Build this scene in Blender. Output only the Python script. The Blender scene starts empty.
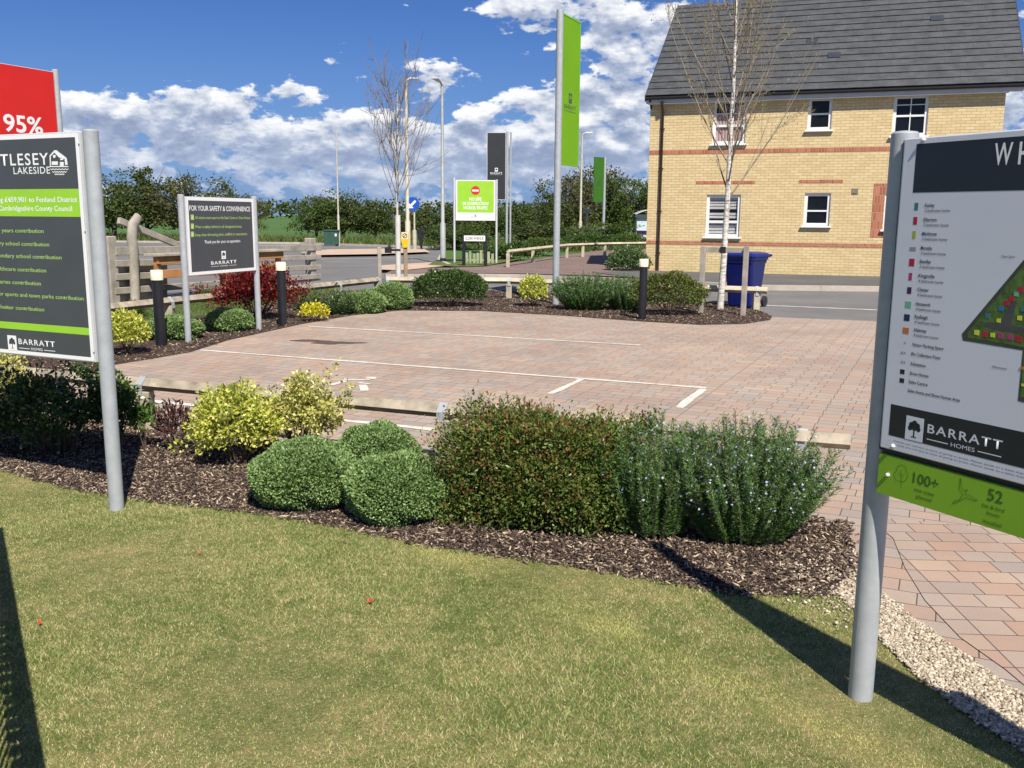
import bpy, math, random
import numpy as np
from mathutils import Vector, Matrix
R = math.radians
scene = bpy.context.scene
COL = scene.collection
RNG = np.random.default_rng(7)
random.seed(7)

# ------------------------------------------------------------------ camera, world, sun
F, PITCH, EYE = 930.0, R(10.18), 1.6
cam_d = bpy.data.cameras.new('camera'); cam_d.lens = F/1024*36; cam_d.sensor_width = 36
cam_d.clip_start = 0.05; cam_d.clip_end = 6000
cam = bpy.data.objects.new('camera', cam_d); COL.objects.link(cam)
cam.location = (0, 0, EYE); ROLL = R(.45); cam.rotation_euler = (Matrix.Rotation(math.pi/2-PITCH, 3, 'X') @ Matrix.Rotation(ROLL, 3, 'Z')).to_euler()
scene.camera = cam
scene.view_settings.view_transform = 'Standard'; scene.view_settings.look = 'None'
scene.view_settings.exposure = 0.45; scene.view_settings.gamma = 1.0
SUN_EL = R(50.5); SUN_AZ = R(162)          # azimuth clockwise from +Y: the sun is behind and right
sun_d = bpy.data.lights.new('sun', 'SUN'); sun_d.energy = 5.0; sun_d.angle = R(0.53); sun_d.color = (1, .935, .83)
sun = bpy.data.objects.new('sun', sun_d); COL.objects.link(sun)
SUNV = Vector((math.sin(SUN_AZ)*math.cos(SUN_EL), math.cos(SUN_AZ)*math.cos(SUN_EL), math.sin(SUN_EL)))
sun.rotation_euler = SUNV.to_track_quat('Z', 'Y').to_euler(); sun.location = (5, -5, 12)

CP, SP = math.cos(PITCH), math.sin(PITCH)
def ray(px, py):
    u = (px-512)/F; v = (384-py)/F; u, v = u*math.cos(ROLL)-v*math.sin(ROLL), u*math.sin(ROLL)+v*math.cos(ROLL)
    return (u, CP+v*SP, -SP+v*CP)
def G(px, py, z=0.0):                       # point of the level z seen at a photo position
    d = ray(px, py); t = (z-EYE)/d[2]
    return Vector((d[0]*t, d[1]*t, z))
def HZ(py, Y):                              # height at distance Y
    d = ray(512, py); return EYE + Y*d[2]/d[1]
def HV(py, b):                              # height reached, above the ground point b, at photo row py
    V = (384-py)/F; s, c = math.sin(ROLL), math.cos(ROLL)
    return EYE + (V*b.y*CP + b.x*s - c*b.y*SP)/(c*CP+V*SP)
def XY(px, py, Y):
    d = ray(px, py); t = Y/d[1]
    return Vector((d[0]*t, Y, EYE+d[2]*t))

class NB:                                   # small expression builder for shader maths
    def __init__(s, nt): s.nt = nt
    def n(s, t, **k):
        nd = s.nt.nodes.new(t)
        for a, v in k.items(): setattr(nd, a, v)
        return nd
    def inp(s, sock, v):
        if isinstance(v, (int, float)): sock.default_value = v
        elif isinstance(v, (tuple, list)): sock.default_value = v
        else: s.nt.links.new(v, sock)
    def m(s, op, a, b=0.0, c=0.0, clamp=False):
        nd = s.n('ShaderNodeMath', operation=op, use_clamp=clamp)
        s.inp(nd.inputs[0], a); s.inp(nd.inputs[1], b); s.inp(nd.inputs[2], c)
        return nd.outputs[0]
    def mix(s, f, a, b, blend='MIX'):
        nd = s.n('ShaderNodeMix', data_type='RGBA', blend_type=blend)
        s.inp(nd.inputs[0], f); s.inp(nd.inputs[6], c4(a) if isinstance(a, tuple) else a); s.inp(nd.inputs[7], c4(b) if isinstance(b, tuple) else b)
        return nd.outputs[2]
    def noise(s, vec, scale, detail=4, rough=.55, dist=0.0):
        nd = s.n('ShaderNodeTexNoise')
        if vec is not None: s.nt.links.new(vec, nd.inputs['Vector'])
        nd.inputs['Scale'].default_value = scale; nd.inputs['Detail'].default_value = detail
        nd.inputs['Roughness'].default_value = rough; nd.inputs['Distortion'].default_value = dist
        return nd.outputs['Fac']
    def smooth(s, v, a, b):
        nd = s.n('ShaderNodeMapRange', interpolation_type='SMOOTHSTEP')
        s.inp(nd.inputs[0], v); nd.inputs[1].default_value = a; nd.inputs[2].default_value = b
        return nd.outputs[0]
    def ramp(s, v, stops):
        nd = s.n('ShaderNodeValToRGB'); cr = nd.color_ramp
        while len(cr.elements) < len(stops): cr.elements.new(.5)
        for e, (p, c) in zip(cr.elements, stops): e.position = p; e.color = c4(c)
        s.inp(nd.inputs[0], v); return nd.outputs[0]
    def comb(s, x, y, z):
        nd = s.n('ShaderNodeCombineXYZ')
        for i, v in enumerate((x, y, z)): s.inp(nd.inputs[i], v)
        return nd.outputs[0]
def c4(c): return (c[0], c[1], c[2], 1.0)

world = bpy.data.worlds.new('World'); scene.world = world; world.use_nodes = True
wn = world.node_tree; wn.nodes.clear(); B = NB(wn)
sky = B.n('ShaderNodeTexSky', sky_type='NISHITA', sun_disc=False)
sky.sun_elevation = SUN_EL; sky.sun_rotation = SUN_AZ; sky.air_density = 1.0; sky.dust_density = 0.35; sky.ozone_density = 3.2
tc = B.n('ShaderNodeTexCoord'); sx = B.n('ShaderNodeSeparateXYZ'); wn.links.new(tc.outputs['Generated'], sx.inputs[0])
dx, dy, dz = sx.outputs
hyp = B.m('SQRT', B.m('ADD', B.m('MULTIPLY', dx, dx), B.m('MULTIPLY', dy, dy)))
el = B.m('DIVIDE', dz, B.m('MAXIMUM', hyp, .05))                   # tangent of elevation
az = B.m('ARCTAN2', dx, dy)                                         # azimuth, radians
BL = [ # photo x, y, half-width, half-height, weight: where the clouds stood
 (168,100,40,22,.24),(222,92,30,14,.24),(284,88,26,14,.26),(120,118,60,30,.12),(200,150,120,30,.13),(310,140,60,30,.17),(355,56,20,13,.24),
 (440,64,34,13,.26),(326,60,10,7,.18),(425,88,18,11,.2),(585,8,80,22,.24),(622,40,50,24,.24),(520,10,40,18,.18),(600,100,50,16,.22),
 (545,98,40,12,.14),(470,128,55,22,.24),(545,150,60,30,.22),(615,140,60,28,.22),(480,170,60,20,.18),(380,150,50,40,.14),(640,75,40,25,.16),
 (230,40,150,40,-.22),(450,115,60,12,-.10),(460,30,70,26,-.18),(90,40,110,40,-.2),(380,105,70,12,-.1),(555,68,60,9,-.1),
 (1018,110,30,50,.22),(60,120,40,30,.2)]
bias = 0.0; shade = 0.0
for (px, py, rx, ry, w) in BL:
    d = ray(px, py); a0 = math.atan2(d[0], d[1]); e0 = d[2]/math.hypot(d[0], d[1])
    u = B.m('MULTIPLY', B.m('SUBTRACT', az, a0), F/rx/1.05); v = B.m('MULTIPLY', B.m('SUBTRACT', el, e0), F/ry/1.0)
    q = B.m('ADD', B.m('MULTIPLY', u, u), B.m('MULTIPLY', v, v))
    g = B.m('MULTIPLY', B.m('EXPONENT', B.m('MULTIPLY', q, -.8)), w)
    bias = B.m('ADD', bias, g) if bias != 0.0 else g
    if w > 0:
        sh = B.m('MULTIPLY', g, v); shade = B.m('ADD', shade, sh) if shade != 0.0 else sh
# a low bank of cloud all round the horizon
bank = B.m('MULTIPLY', B.m('SUBTRACT', 1.0, B.smooth(el, .05, .165)), .085)
bias = B.m('ADD', bias, bank)
def dens(off):
    e2 = B.m('ADD', el, off)
    vec = B.comb(B.m('MULTIPLY', az, 1.0), B.m('MULTIPLY', e2, 1.9), 3.7)
    return B.m('ADD', B.m('MULTIPLY', B.noise(vec, 23, 3, .5, .1), .56), B.m('MULTIPLY', B.noise(vec, 52, 7, .62, .12), .46))
D0 = dens(0.0); D1 = dens(0.014)
tot = B.m('ADD', B.m('MULTIPLY_ADD', D0, 1.7, -.36), bias)
alpha = B.smooth(tot, .595, .72)
lit = B.m('ADD', B.m('MULTIPLY', B.m('SUBTRACT', D0, D1), 3.4), B.m('ADD', B.m('MULTIPLY', shade, 1.6), .60))
thick = B.smooth(tot, .66, .95)
lit = B.m('SUBTRACT', lit, B.m('MULTIPLY', thick, .26), clamp=True)
ccol = B.ramp(lit, [(0.0, (3.2, 3.8, 5.4)), (.38, (5.0, 5.7, 7.3)), (.66, (8.4, 8.8, 9.6)), (1.0, (12.0, 12.0, 11.9))])
ccol = B.mix(B.m('MULTIPLY', B.m('SUBTRACT', 1.0, B.smooth(el, .0, .12)), .5), ccol, (4.4, 5.6, 8.2))
alpha = B.m('MULTIPLY', alpha, B.m('ADD', B.m('MULTIPLY', B.smooth(el, -.01, .06), .3), .62))
skyc = B.mix(1.0, sky.outputs[0], (.36, .56, .98), 'MULTIPLY')
skyc = B.mix(B.m('MULTIPLY', B.m('SUBTRACT', 1.0, B.smooth(el, -.05, .22)), .8), skyc, (2.35, 3.9, 7.2))
fin = B.mix(alpha, skyc, ccol)
bg = B.n('ShaderNodeBackground'); bg.inputs[1].default_value = 0.066
wn.links.new(fin, bg.inputs[0])
wo = B.n('ShaderNodeOutputWorld'); wn.links.new(bg.outputs[0], wo.inputs[0])

# ------------------------------------------------------------------ materials
MATS = {}
def newmat(name):
    m = bpy.data.materials.new(name); m.use_nodes = True; nt = m.node_tree; nt.nodes.clear()
    b = NB(nt); out = b.n('ShaderNodeOutputMaterial'); p = b.n('ShaderNodeBsdfPrincipled')
    nt.links.new(p.outputs[0], out.inputs[0]); MATS[name] = m
    return m, b, p, out
def bump(b, p, h, strength=.4, dist=.01):
    bp = b.n('ShaderNodeBump'); bp.inputs['Strength'].default_value = strength; bp.inputs['Distance'].default_value = dist
    b.nt.links.new(h, bp.inputs['Height']); b.nt.links.new(bp.outputs[0], p.inputs['Normal'])
def ocoord(b): return b.n('ShaderNodeTexCoord').outputs['Object']
def gcoord(b): return b.n('ShaderNodeNewGeometry').outputs['Position']
def plain(name, c, rough=.5, var=.12, scale=6, metal=0.0, bmp=0.0, bscale=60, spec=.5, stretch=None):
    m, b, p, o = newmat(name)
    co = ocoord(b)
    if stretch:
        mp = b.n('ShaderNodeMapping'); mp.inputs['Scale'].default_value = stretch; b.nt.links.new(co, mp.inputs[0]); co = mp.outputs[0]
    nz = b.noise(co, scale, 6, .6)
    dk = tuple(x*(1-var*1.6) for x in c); lt = tuple(min(1, x*(1+var)) for x in c)
    b.nt.links.new(b.ramp(nz, [(.3, dk), (.7, lt)]), p.inputs['Base Color'])
    p.inputs['Roughness'].default_value = rough; p.inputs['Metallic'].default_value = metal
    p.inputs['Specular IOR Level'].default_value = spec
    if bmp: bump(b, p, b.noise(co, bscale, 4, .6), bmp, .004)
    return m
def leafmat(name, stops, rough=.45, trans=.25, spec=.35):
    m, b, p, o = newmat(name)
    at = b.n('ShaderNodeAttribute', attribute_name='tint')
    col = b.ramp(at.outputs['Fac'], stops)
    b.nt.links.new(col, p.inputs['Base Color']); p.inputs['Roughness'].default_value = rough
    p.inputs['Specular IOR Level'].default_value = spec
    t = b.n('ShaderNodeBsdfTranslucent'); b.nt.links.new(col, t.inputs[0])
    mx = b.n('ShaderNodeMixShader'); mx.inputs[0].default_value = trans
    b.nt.links.new(p.outputs[0], mx.inputs[1]); b.nt.links.new(t.outputs[0], mx.inputs[2]); b.nt.links.new(mx.outputs[0], o.inputs[0])
    return m

def m_lawn(name, blades):
    m, b, p, o = newmat(name); g = gcoord(b)
    sp = b.n('ShaderNodeSeparateXYZ'); b.nt.links.new(g, sp.inputs[0]); X, Y, Z = sp.outputs
    n1 = b.noise(g, 1.5, 6, .65, .3); n2 = b.noise(g, 13, 5, .7); 
    f = b.m('ADD', b.m('MULTIPLY', n1, .5), b.m('MULTIPLY', n2, .5))
    # dry streak crossing the lawn
    a = G(480, 570); c = G(850, 742); t = (c-a).normalized(); nx, ny = -t.y, t.x
    dist = b.m('ABSOLUTE', b.m('ADD', b.m('MULTIPLY', b.m('SUBTRACT', X, a.x), nx), b.m('MULTIPLY', b.m('SUBTRACT', Y, a.y), ny)))
    streak = b.m('MULTIPLY', b.m('SUBTRACT', 1.0, b.smooth(b.m('ADD', dist, b.m('MULTIPLY', b.m('SUBTRACT', n2, .5), .20)), .01, .15)), b.smooth(n1, .32, .6))
    if blades:
        at = b.n('ShaderNodeAttribute', attribute_name='tint').outputs['Fac']
        f = b.m('ADD', f, b.m('MULTIPLY', b.m('SUBTRACT', at, .5), .62))
        col = b.ramp(f, [(.27, (.08, .17, .024)), (.41, (.175, .285, .052)), (.54, (.34, .405, .12)), (.69, (.70, .62, .33))])
        col = b.mix(b.m('MULTIPLY', streak, .9), col, (.70, .68, .24))
    else:
        col = b.ramp(b.m('ADD', f, b.m('MULTIPLY', b.m('SUBTRACT', b.noise(g, 90, 3, .7), .5), .5)), [(.3, (.08, .105, .025)), (.5, (.19, .18, .065)), (.7, (.34, .25, .12))])
    b.nt.links.new(col, p.inputs['Base Color']); p.inputs['Roughness'].default_value = .6; p.inputs['Specular IOR Level'].default_value = .25
    if blades:
        tr = b.n('ShaderNodeBsdfTranslucent'); b.nt.links.new(col, tr.inputs[0]); mx = b.n('ShaderNodeMixShader'); mx.inputs[0].default_value = .3
        b.nt.links.new(p.outputs[0], mx.inputs[1]); b.nt.links.new(tr.outputs[0], mx.inputs[2]); b.nt.links.new(mx.outputs[0], o.inputs[0])
    else: bump(b, p, b.noise(g, 60, 5, .7), .7, .02)
    return m
m_lawn('lawn_soil', False); m_lawn('lawn_blade', True)

def m_paver(name, rot, bw, bh, base, off=(0, 0)):
    m, b, p, o = newmat(name); g = gcoord(b)
    mp = b.n('ShaderNodeMapping'); mp.inputs['Rotation'].default_value = (0, 0, rot); mp.inputs['Location'].default_value = (off[0], off[1], 0)
    b.nt.links.new(g, mp.inputs[0])
    br = b.n('ShaderNodeTexBrick', offset=.5, squash=.72, squash_frequency=2); b.nt.links.new(mp.outputs[0], br.inputs['Vector'])
    br.inputs['Scale'].default_value = 1; br.inputs['Brick Width'].default_value = bw; br.inputs['Row Height'].default_value = bh
    br.inputs['Mortar Size'].default_value = .0028; br.inputs['Mortar Smooth'].default_value = .25; br.inputs['Bias'].default_value = 0
    br.inputs['Color1'].default_value = (0, 0, 0, 1); br.inputs['Color2'].default_value = (1, 1, 1, 1); br.inputs['Mortar'].default_value = (.5, .5, .5, 1)
    r = [tuple(x*k for x in base) for k in (.86, .94, 1.0, 1.06)]
    col = b.ramp(br.outputs['Color'], [(0, (r[0][0]*.95, r[0][1]*1.06, r[0][2]*1.16)), (.3, (r[1][0]*1.06, r[1][1]*.95, r[1][2]*.9)), (.6, r[2]), (.8, (r[2][0]*.92, r[2][1], r[2][2]*1.08)), (1, (r[3][0]*1.03, r[3][1], r[3][2]*.93))])
    col = b.mix(b.smooth(b.noise(g, .7, 4, .6), .35, .7), col, b.mix(1.0, col, (.82, .82, .84), 'MULTIPLY'))
    col = b.mix(b.m('MULTIPLY', b.smooth(b.noise(g, 170, 3, .6), .45, .75), .4), col, b.mix(1.0, col, (.62, .6, .6), 'MULTIPLY'))
    col = b.mix(b.m('MULTIPLY', b.smooth(b.noise(g, 22, 5, .7), .5, .8), .3), col, (.30, .25, .20))
    col = b.mix(b.smooth(br.outputs['Fac'], .0, .7), col, (.085, .068, .055))
    b.nt.links.new(col, p.inputs['Base Color']); p.inputs['Roughness'].default_value = .85; p.inputs['Specular IOR Level'].default_value = .3
    h = b.m('SUBTRACT', b.m('MULTIPLY', b.noise(g, 220, 3, .6), .12), br.outputs['Fac'])
    h = b.m('ADD', h, b.m('MULTIPLY', br.outputs['Color'], .25))
    bump(b, p, h, .6, .005)
    return m
AF = math.atan2(.42, .907)                    # the parking bays run at this angle
m_paver('paver_bay', AF, .21, .14, (.43, .335, .262))
m_paver('paver_path', R(3), .19, .135, (.45, .335, .255), (.05, .02))
m_paver('paver_drive', R(20), .21, .14, (.235, .165, .14))

def m_ground(name, c1, c2, c3, scale, fine=120, bmp=.5, rough=.9):
    m, b, p, o = newmat(name); g = gcoord(b)
    f = b.m('ADD', b.m('MULTIPLY', b.noise(g, scale, 6, .65), .65), b.m('MULTIPLY', b.noise(g, fine, 3, .7), .35))
    b.nt.links.new(b.ramp(f, [(.32, c1), (.5, c2), (.68, c3)]), p.inputs['Base Color'])
    p.inputs['Roughness'].default_value = rough; p.inputs['Specular IOR Level'].default_value = .3
    bump(b, p, b.noise(g, fine*.7, 4, .7), bmp, .01); return m
m_ground('asphalt', (.125, .122, .12), (.165, .16, .155), (.21, .205, .195), .5, 150, .35)
m_ground('asphalt_dark', (.085, .083, .082), (.11, .108, .105), (.14, .136, .13), .8, 150, .35)
m_ground('tactile', (.42, .31, .22), (.50, .37, .27), (.56, .43, .32), 1.2, 60, .3)
m_ground('concrete_kerb', (.34, .30, .25), (.43, .385, .32), (.52, .47, .40), 3, 90, .3)
m_ground('mulch_base', (.028, .018, .013), (.06, .038, .028), (.12, .078, .052), 9, 80, 1.0)
m_ground('gravel_base', (.16, .13, .09), (.28, .23, .17), (.42, .36, .27), 20, 90, 1.0)
m_ground('field', (.045, .10, .018), (.065, .135, .026), (.09, .155, .036), .04, 2.0, .2)
m_ground('rough_grass', (.05, .085, .018), (.085, .12, .03), (.14, .15, .055), .9, 25, .8)
m_ground('line_paint', (.42, .34, .27), (.66, .62, .54), (.74, .71, .64), 14, 45, .3)
m_ground('oil_stain', (.07, .05, .04), (.10, .07, .055), (.14, .10, .08), 5, 60, .3)
leafmat('bark_chip', [(0, (.022, .015, .012)), (.35, (.06, .042, .033)), (.58, (.15, .11, .084)), (.78, (.30, .225, .16)), (1, (.56, .44, .31))], .8, .0, .2)
leafmat('pebble', [(0, (.24, .19, .13)), (.5, (.43, .36, .26)), (1, (.64, .57, .45))], .7, 0, .3)

def m_brick(name, c_a, c_b, c_c, mortar, bw=.225, bh=.075):
    m, b, p, o = newmat(name)
    s = b.n('ShaderNodeSeparateXYZ'); b.nt.links.new(ocoord(b), s.inputs[0])
    v = b.comb(b.m('ADD', s.outputs[0], s.outputs[1]), s.outputs[2], 0.0)
    br = b.n('ShaderNodeTexBrick', offset=.5); b.nt.links.new(v, br.inputs['Vector'])
    br.inputs['Scale'].default_value = 1; br.inputs['Brick Width'].default_value = bw; br.inputs['Row Height'].default_value = bh
    br.inputs['Mortar Size'].default_value = .0065; br.inputs['Mortar Smooth'].default_value = .3
    br.inputs['Color1'].default_value = (0, 0, 0, 1); br.inputs['Color2'].default_value = (1, 1, 1, 1); br.inputs['Mortar'].default_value = (.5, .5, .5, 1)
    col = b.ramp(br.outputs['Color'], [(0, c_a), (.5, c_b), (1, c_c)])
    col = b.mix(b.m('MULTIPLY', b.smooth(b.noise(ocoord(b), 1.2, 5, .6), .4, .75), .3), col, b.mix(1.0, col, (.85, .82, .78), 'MULTIPLY'))
    col = b.mix(b.smooth(br.outputs['Fac'], .1, .6), col, mortar)
    b.nt.links.new(col, p.inputs['Base Color']); p.inputs['Roughness'].default_value = .85
    bump(b, p, b.m('SUBTRACT', b.m('MULTIPLY', b.noise(v, 80, 3, .6), .3), br.outputs['Fac']), .6, .008)
    return m
m_brick('buff_brick', (.60, .455, .235), (.66, .51, .27), (.70, .55, .30), (.40, .315, .18))
m_brick('red_brick', (.34, .105, .055), (.42, .14, .075), (.48, .18, .10), (.42, .30, .20), .075, .225)
plain('roof_tile', (.074, .077, .080), .6, .22, 3, bmp=.3, bscale=40)
plain('white_upvc', (.78, .78, .77), .35, .03, 3)
plain('gutter_white', (.56, .55, .54), .4, .06, 3)
plain('black_plastic', (.022, .022, .025), .4, .15, 10)
plain('black_bollard', (.012, .013, .017), .42, .2, 8)
plain('dark_brown_pipe', (.04, .022, .018), .4, .1, 8)
plain('lead', (.032, .038, .052), .55, .15, 8)
plain('galvanised', (.40, .425, .44), .45, .09, 14, metal=.12, bmp=.06, bscale=90)
plain('aluminium', (.60, .61, .63), .4, .05, 8, metal=.15)
plain('lamp_steel', (.42, .44, .43), .5, .1, 5, metal=.2)
plain('lamp_paint', (.50, .46, .36), .5, .12, 5)
plain('sign_grey', (.062, .068, .076), .38, .06, 3)
plain('sign_navy', (.014, .017, .025), .32, .08, 3)
plain('sign_board', (.64, .66, .72), .35, .02, 2)
plain('sign_white', (.80, .80, .79), .4, .02, 3)
plain('sign_lime', (.30, .58, .035), .42, .04, 3)
plain('sign_lime_deep', (.215, .42, .022), .42, .05, 3)
plain('lime_text', (.36, .56, .14), .45, .02, 3)
plain('green_text', (.05, .12, .01), .45, .02, 3)
plain('sign_red', (.62, .018, .012), .38, .04, 3)
plain('no_entry_red', (.62, .03, .03), .4, .03, 3)
plain('sign_blue', (.01, .08, .42), .35, .05, 3)
plain('marker_yellow', (.85, .50, .01), .45, .05, 6)
plain('bollard_cap', (.80, .74, .52), .4, .05, 10)
plain('bin_blue', (.006, .013, .13), .32, .1, 6, bmp=.05, bscale=90)
plain('bin_lid', (.009, .022, .17), .32, .1, 6)
plain('purple_plastic', (.05, .02, .10), .4, .1, 6)
plain('weathered_timber', (.34, .295, .22), .85, .34, 7, bmp=.6, bscale=40, stretch=(1, 1, 1))
plain('pale_timber', (.48, .42, .31), .82, .22, 4, bmp=.4, bscale=30)
plain('grey_timber', (.37, .33, .275), .85, .22, 4, bmp=.5, bscale=26)
plain('orange_timber', (.46, .20, .075), .75, .2, 4, bmp=.3, bscale=26)
plain('stake_brown', (.30, .225, .15), .8, .2, 6, bmp=.3)
plain('tree_guard', (.62, .60, .55), .7, .08, 8)
plain('green_cabinet', (.03, .085, .06), .5, .15, 5)
plain('pale_stake', (.33, .36, .22), .8, .2, 5)
plain('stem_brown', (.12, .085, .055), .85, .25, 20)
plain('bark', (.10, .08, .06), .9, .3, 8, bmp=.6)
plain('twig_grey', (.23, .185, .15), .8, .2, 8)
plain('twig_birch', (.27, .22, .16), .75, .25, 8)
plain('red_leaf', (.6, .04, .015), .5, .1, 8)
plain('blind_white', (.82, .82, .80), .6, .05, 4)
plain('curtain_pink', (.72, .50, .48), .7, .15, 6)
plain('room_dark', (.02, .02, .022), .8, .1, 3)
plain('map_green', (.085, .155, .03), .5, .35, 45)
plain('map_edge', (.05, .06, .04), .5, .2, 30)
plain('map_road', (.07, .07, .072), .5, .1, 30)
for nm, c in (('teal', (.04, .17, .20)), ('crimson', (.40, .012, .04)), ('olive', (.36, .42, .05)), ('mauve', (.30, .26, .32)), ('magenta', (.38, .04, .16)),
              ('plum', (.05, .01, .08)), ('mint', (.16, .42, .30)), ('ink', (.01, .02, .09)), ('orange', (.50, .17, .03)), ('lemon', (.60, .62, .06)), ('azure', (.03, .16, .35))):
    plain('ink_'+nm, c, .45, .03, 8)
def m_birch():
    m, b, p, o = newmat('birch_bark'); mp = b.n('ShaderNodeMapping'); mp.inputs['Scale'].default_value = (1, 1, 5); b.nt.links.new(ocoord(b), mp.inputs[0])
    n = b.noise(mp.outputs[0], 9, 5, .7)
    b.nt.links.new(b.ramp(n, [(.30, (.06, .05, .04)), (.42, (.40, .36, .30)), (.55, (.68, .65, .58)), (.9, (.78, .76, .70))]), p.inputs['Base Color'])
    p.inputs['Roughness'].default_value = .7
m_birch()
def m_flag(name, c):
    m, b, p, o = newmat(name); p.inputs['Base Color'].default_value = c4(c); p.inputs['Roughness'].default_value = .5
    t = b.n('ShaderNodeBsdfTranslucent'); t.inputs[0].default_value = c4(tuple(min(1, x*1.15) for x in c)); mx = b.n('ShaderNodeMixShader')
    n = b.noise(ocoord(b), 2, 3, .5); b.nt.links.new(b.m('ADD', b.m('MULTIPLY', n, .15), .48), mx.inputs[0])
    b.nt.links.new(p.outputs[0], mx.inputs[1]); b.nt.links.new(t.outputs[0], mx.inputs[2]); b.nt.links.new(mx.outputs[0], o.inputs[0])
m_flag('flag_lime', (.36, .68, .03)); m_flag('flag_green', (.10, .30, .035)); m_flag('flag_grey', (.085, .09, .10))
def m_glass():
    m, b, p, o = newmat('window_glass'); p.inputs['Base Color'].default_value = (.03, .035, .045, 1); p.inputs['Roughness'].default_value = .04
    p.inputs['Specular IOR Level'].default_value = .8
    t = b.n('ShaderNodeBsdfTransparent'); mx = b.n('ShaderNodeMixShader'); mx.inputs[0].default_value = .84
    b.nt.links.new(p.outputs[0], mx.inputs[1]); b.nt.links.new(t.outputs[0], mx.inputs[2]); b.nt.links.new(mx.outputs[0], o.inputs[0])
m_glass()
def m_shelter():
    m, b, p, o = newmat('shelter_glass'); p.inputs['Base Color'].default_value = (.55, .66, .72, 1); p.inputs['Roughness'].default_value = .15
m_shelter()
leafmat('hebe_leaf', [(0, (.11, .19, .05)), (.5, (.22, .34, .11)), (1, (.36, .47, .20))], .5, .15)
leafmat('golden_leaf', [(0, (.12, .20, .03)), (.3, (.42, .46, .06)), (.7, (.66, .66, .13)), (1, (.78, .76, .30))], .4, .25)
leafmat('pale_gold_leaf', [(0, (.14, .19, .04)), (.3, (.44, .44, .10)), (.7, (.66, .62, .20)), (1, (.78, .72, .38))], .4, .25)
leafmat('bronze_leaf', [(0, (.05, .085, .016)), (.5, (.105, .165, .032)), (.78, (.20, .245, .05)), (.9, (.20, .13, .045)), (1, (.25, .085, .04))], .38, .2)
leafmat('rosemary_leaf', [(0, (.04, .09, .02)), (.6, (.09, .175, .04)), (1, (.20, .31, .10))], .5, .15)
leafmat('rosemary_flower', [(0, (.35, .38, .62)), (1, (.62, .64, .85))], .6, .3)
leafmat('dark_leaf', [(0, (.025, .055, .012)), (.6, (.055, .105, .022)), (1, (.14, .22, .045))], .32, .15, .5)
leafmat('fresh_leaf', [(0, (.06, .14, .02)), (1, (.20, .36, .05))], .35, .3)
leafmat('purple_leaf', [(0, (.05, .02, .025)), (1, (.15, .07, .06))], .45, .2)
leafmat('red_shrub_leaf', [(0, (.04, .03, .012)), (.35, (.11, .010, .014)), (.75, (.26, .016, .02)), (1, (.42, .12, .05))], .38, .25)
leafmat('yellow_leaf', [(0, (.30, .36, .03)), (.4, (.68, .62, .03)), (1, (.82, .76, .08))], .45, .25)
leafmat('strap_leaf', [(0, (.05, .10, .03)), (.7, (.11, .18, .06)), (1, (.32, .35, .18))], .4, .2)
leafmat('hawthorn_leaf', [(0, (.035, .06, .014)), (.5, (.075, .11, .022)), (1, (.14, .17, .04))], .55, .3)
leafmat('olive_leaf', [(0, (.05, .06, .018)), (.5, (.10, .105, .03)), (1, (.16, .155, .05))], .55, .3)
leafmat('bright_tree_leaf', [(0, (.04, .075, .015)), (.5, (.085, .14, .025)), (1, (.16, .20, .045))], .55, .3)
leafmat('birch_leaf', [(0, (.15, .15, .04)), (1, (.36, .30, .10))], .5, .3)
leafmat('verge_grass', [(0, (.06, .11, .02)), (.6, (.11, .17, .035)), (1, (.22, .24, .09))], .6, .3)

# ------------------------------------------------------------------ object helpers
def tag(o, label=None, cat=None, group=None, kind=None):
    if label: o['label'] = label
    if cat: o['category'] = cat
    if group: o['group'] = group
    if kind: o['kind'] = kind
    return o
def empty(name, loc, label, cat, group=None, rz=0.0):
    o = bpy.data.objects.new(name, None); COL.objects.link(o); o.location = loc; o.rotation_euler = (0, 0, rz)
    o.empty_display_size = .1
    return tag(o, label, cat, group)
def link(name, me, parent=None, mat=None):
    o = bpy.data.objects.new(name, me); COL.objects.link(o)
    if parent: o.parent = parent
    if mat:
        for mm in ([mat] if isinstance(mat, str) else mat): me.materials.append(MATS[mm])
    return o
def copy_tree(o, parent=None):
    c = o.copy(); COL.objects.link(c)
    if parent: c.parent = parent
    for ch in o.children: copy_tree(ch, c)
    return c
def np_mesh(name, V, Fc, tint=None, smooth=False):
    me = bpy.data.meshes.new(name); V = np.asarray(V, dtype=np.float32); Fc = np.asarray(Fc, dtype=np.int32)
    n, k = Fc.shape
    me.vertices.add(len(V)); me.vertices.foreach_set('co', V.ravel())
    me.loops.add(n*k); me.loops.foreach_set('vertex_index', Fc.ravel())
    me.polygons.add(n); me.polygons.foreach_set('loop_start', np.arange(0, n*k, k, dtype=np.int32)); me.polygons.foreach_set('loop_total', np.full(n, k, dtype=np.int32))
    if smooth: me.polygons.foreach_set('use_smooth', np.ones(n, dtype=bool))
    if tint is not None:
        a = me.attributes.new('tint', 'FLOAT', 'FACE'); a.data.foreach_set('value', np.asarray(tint, dtype=np.float32))
    me.update(calc_edges=True); return me

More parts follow.
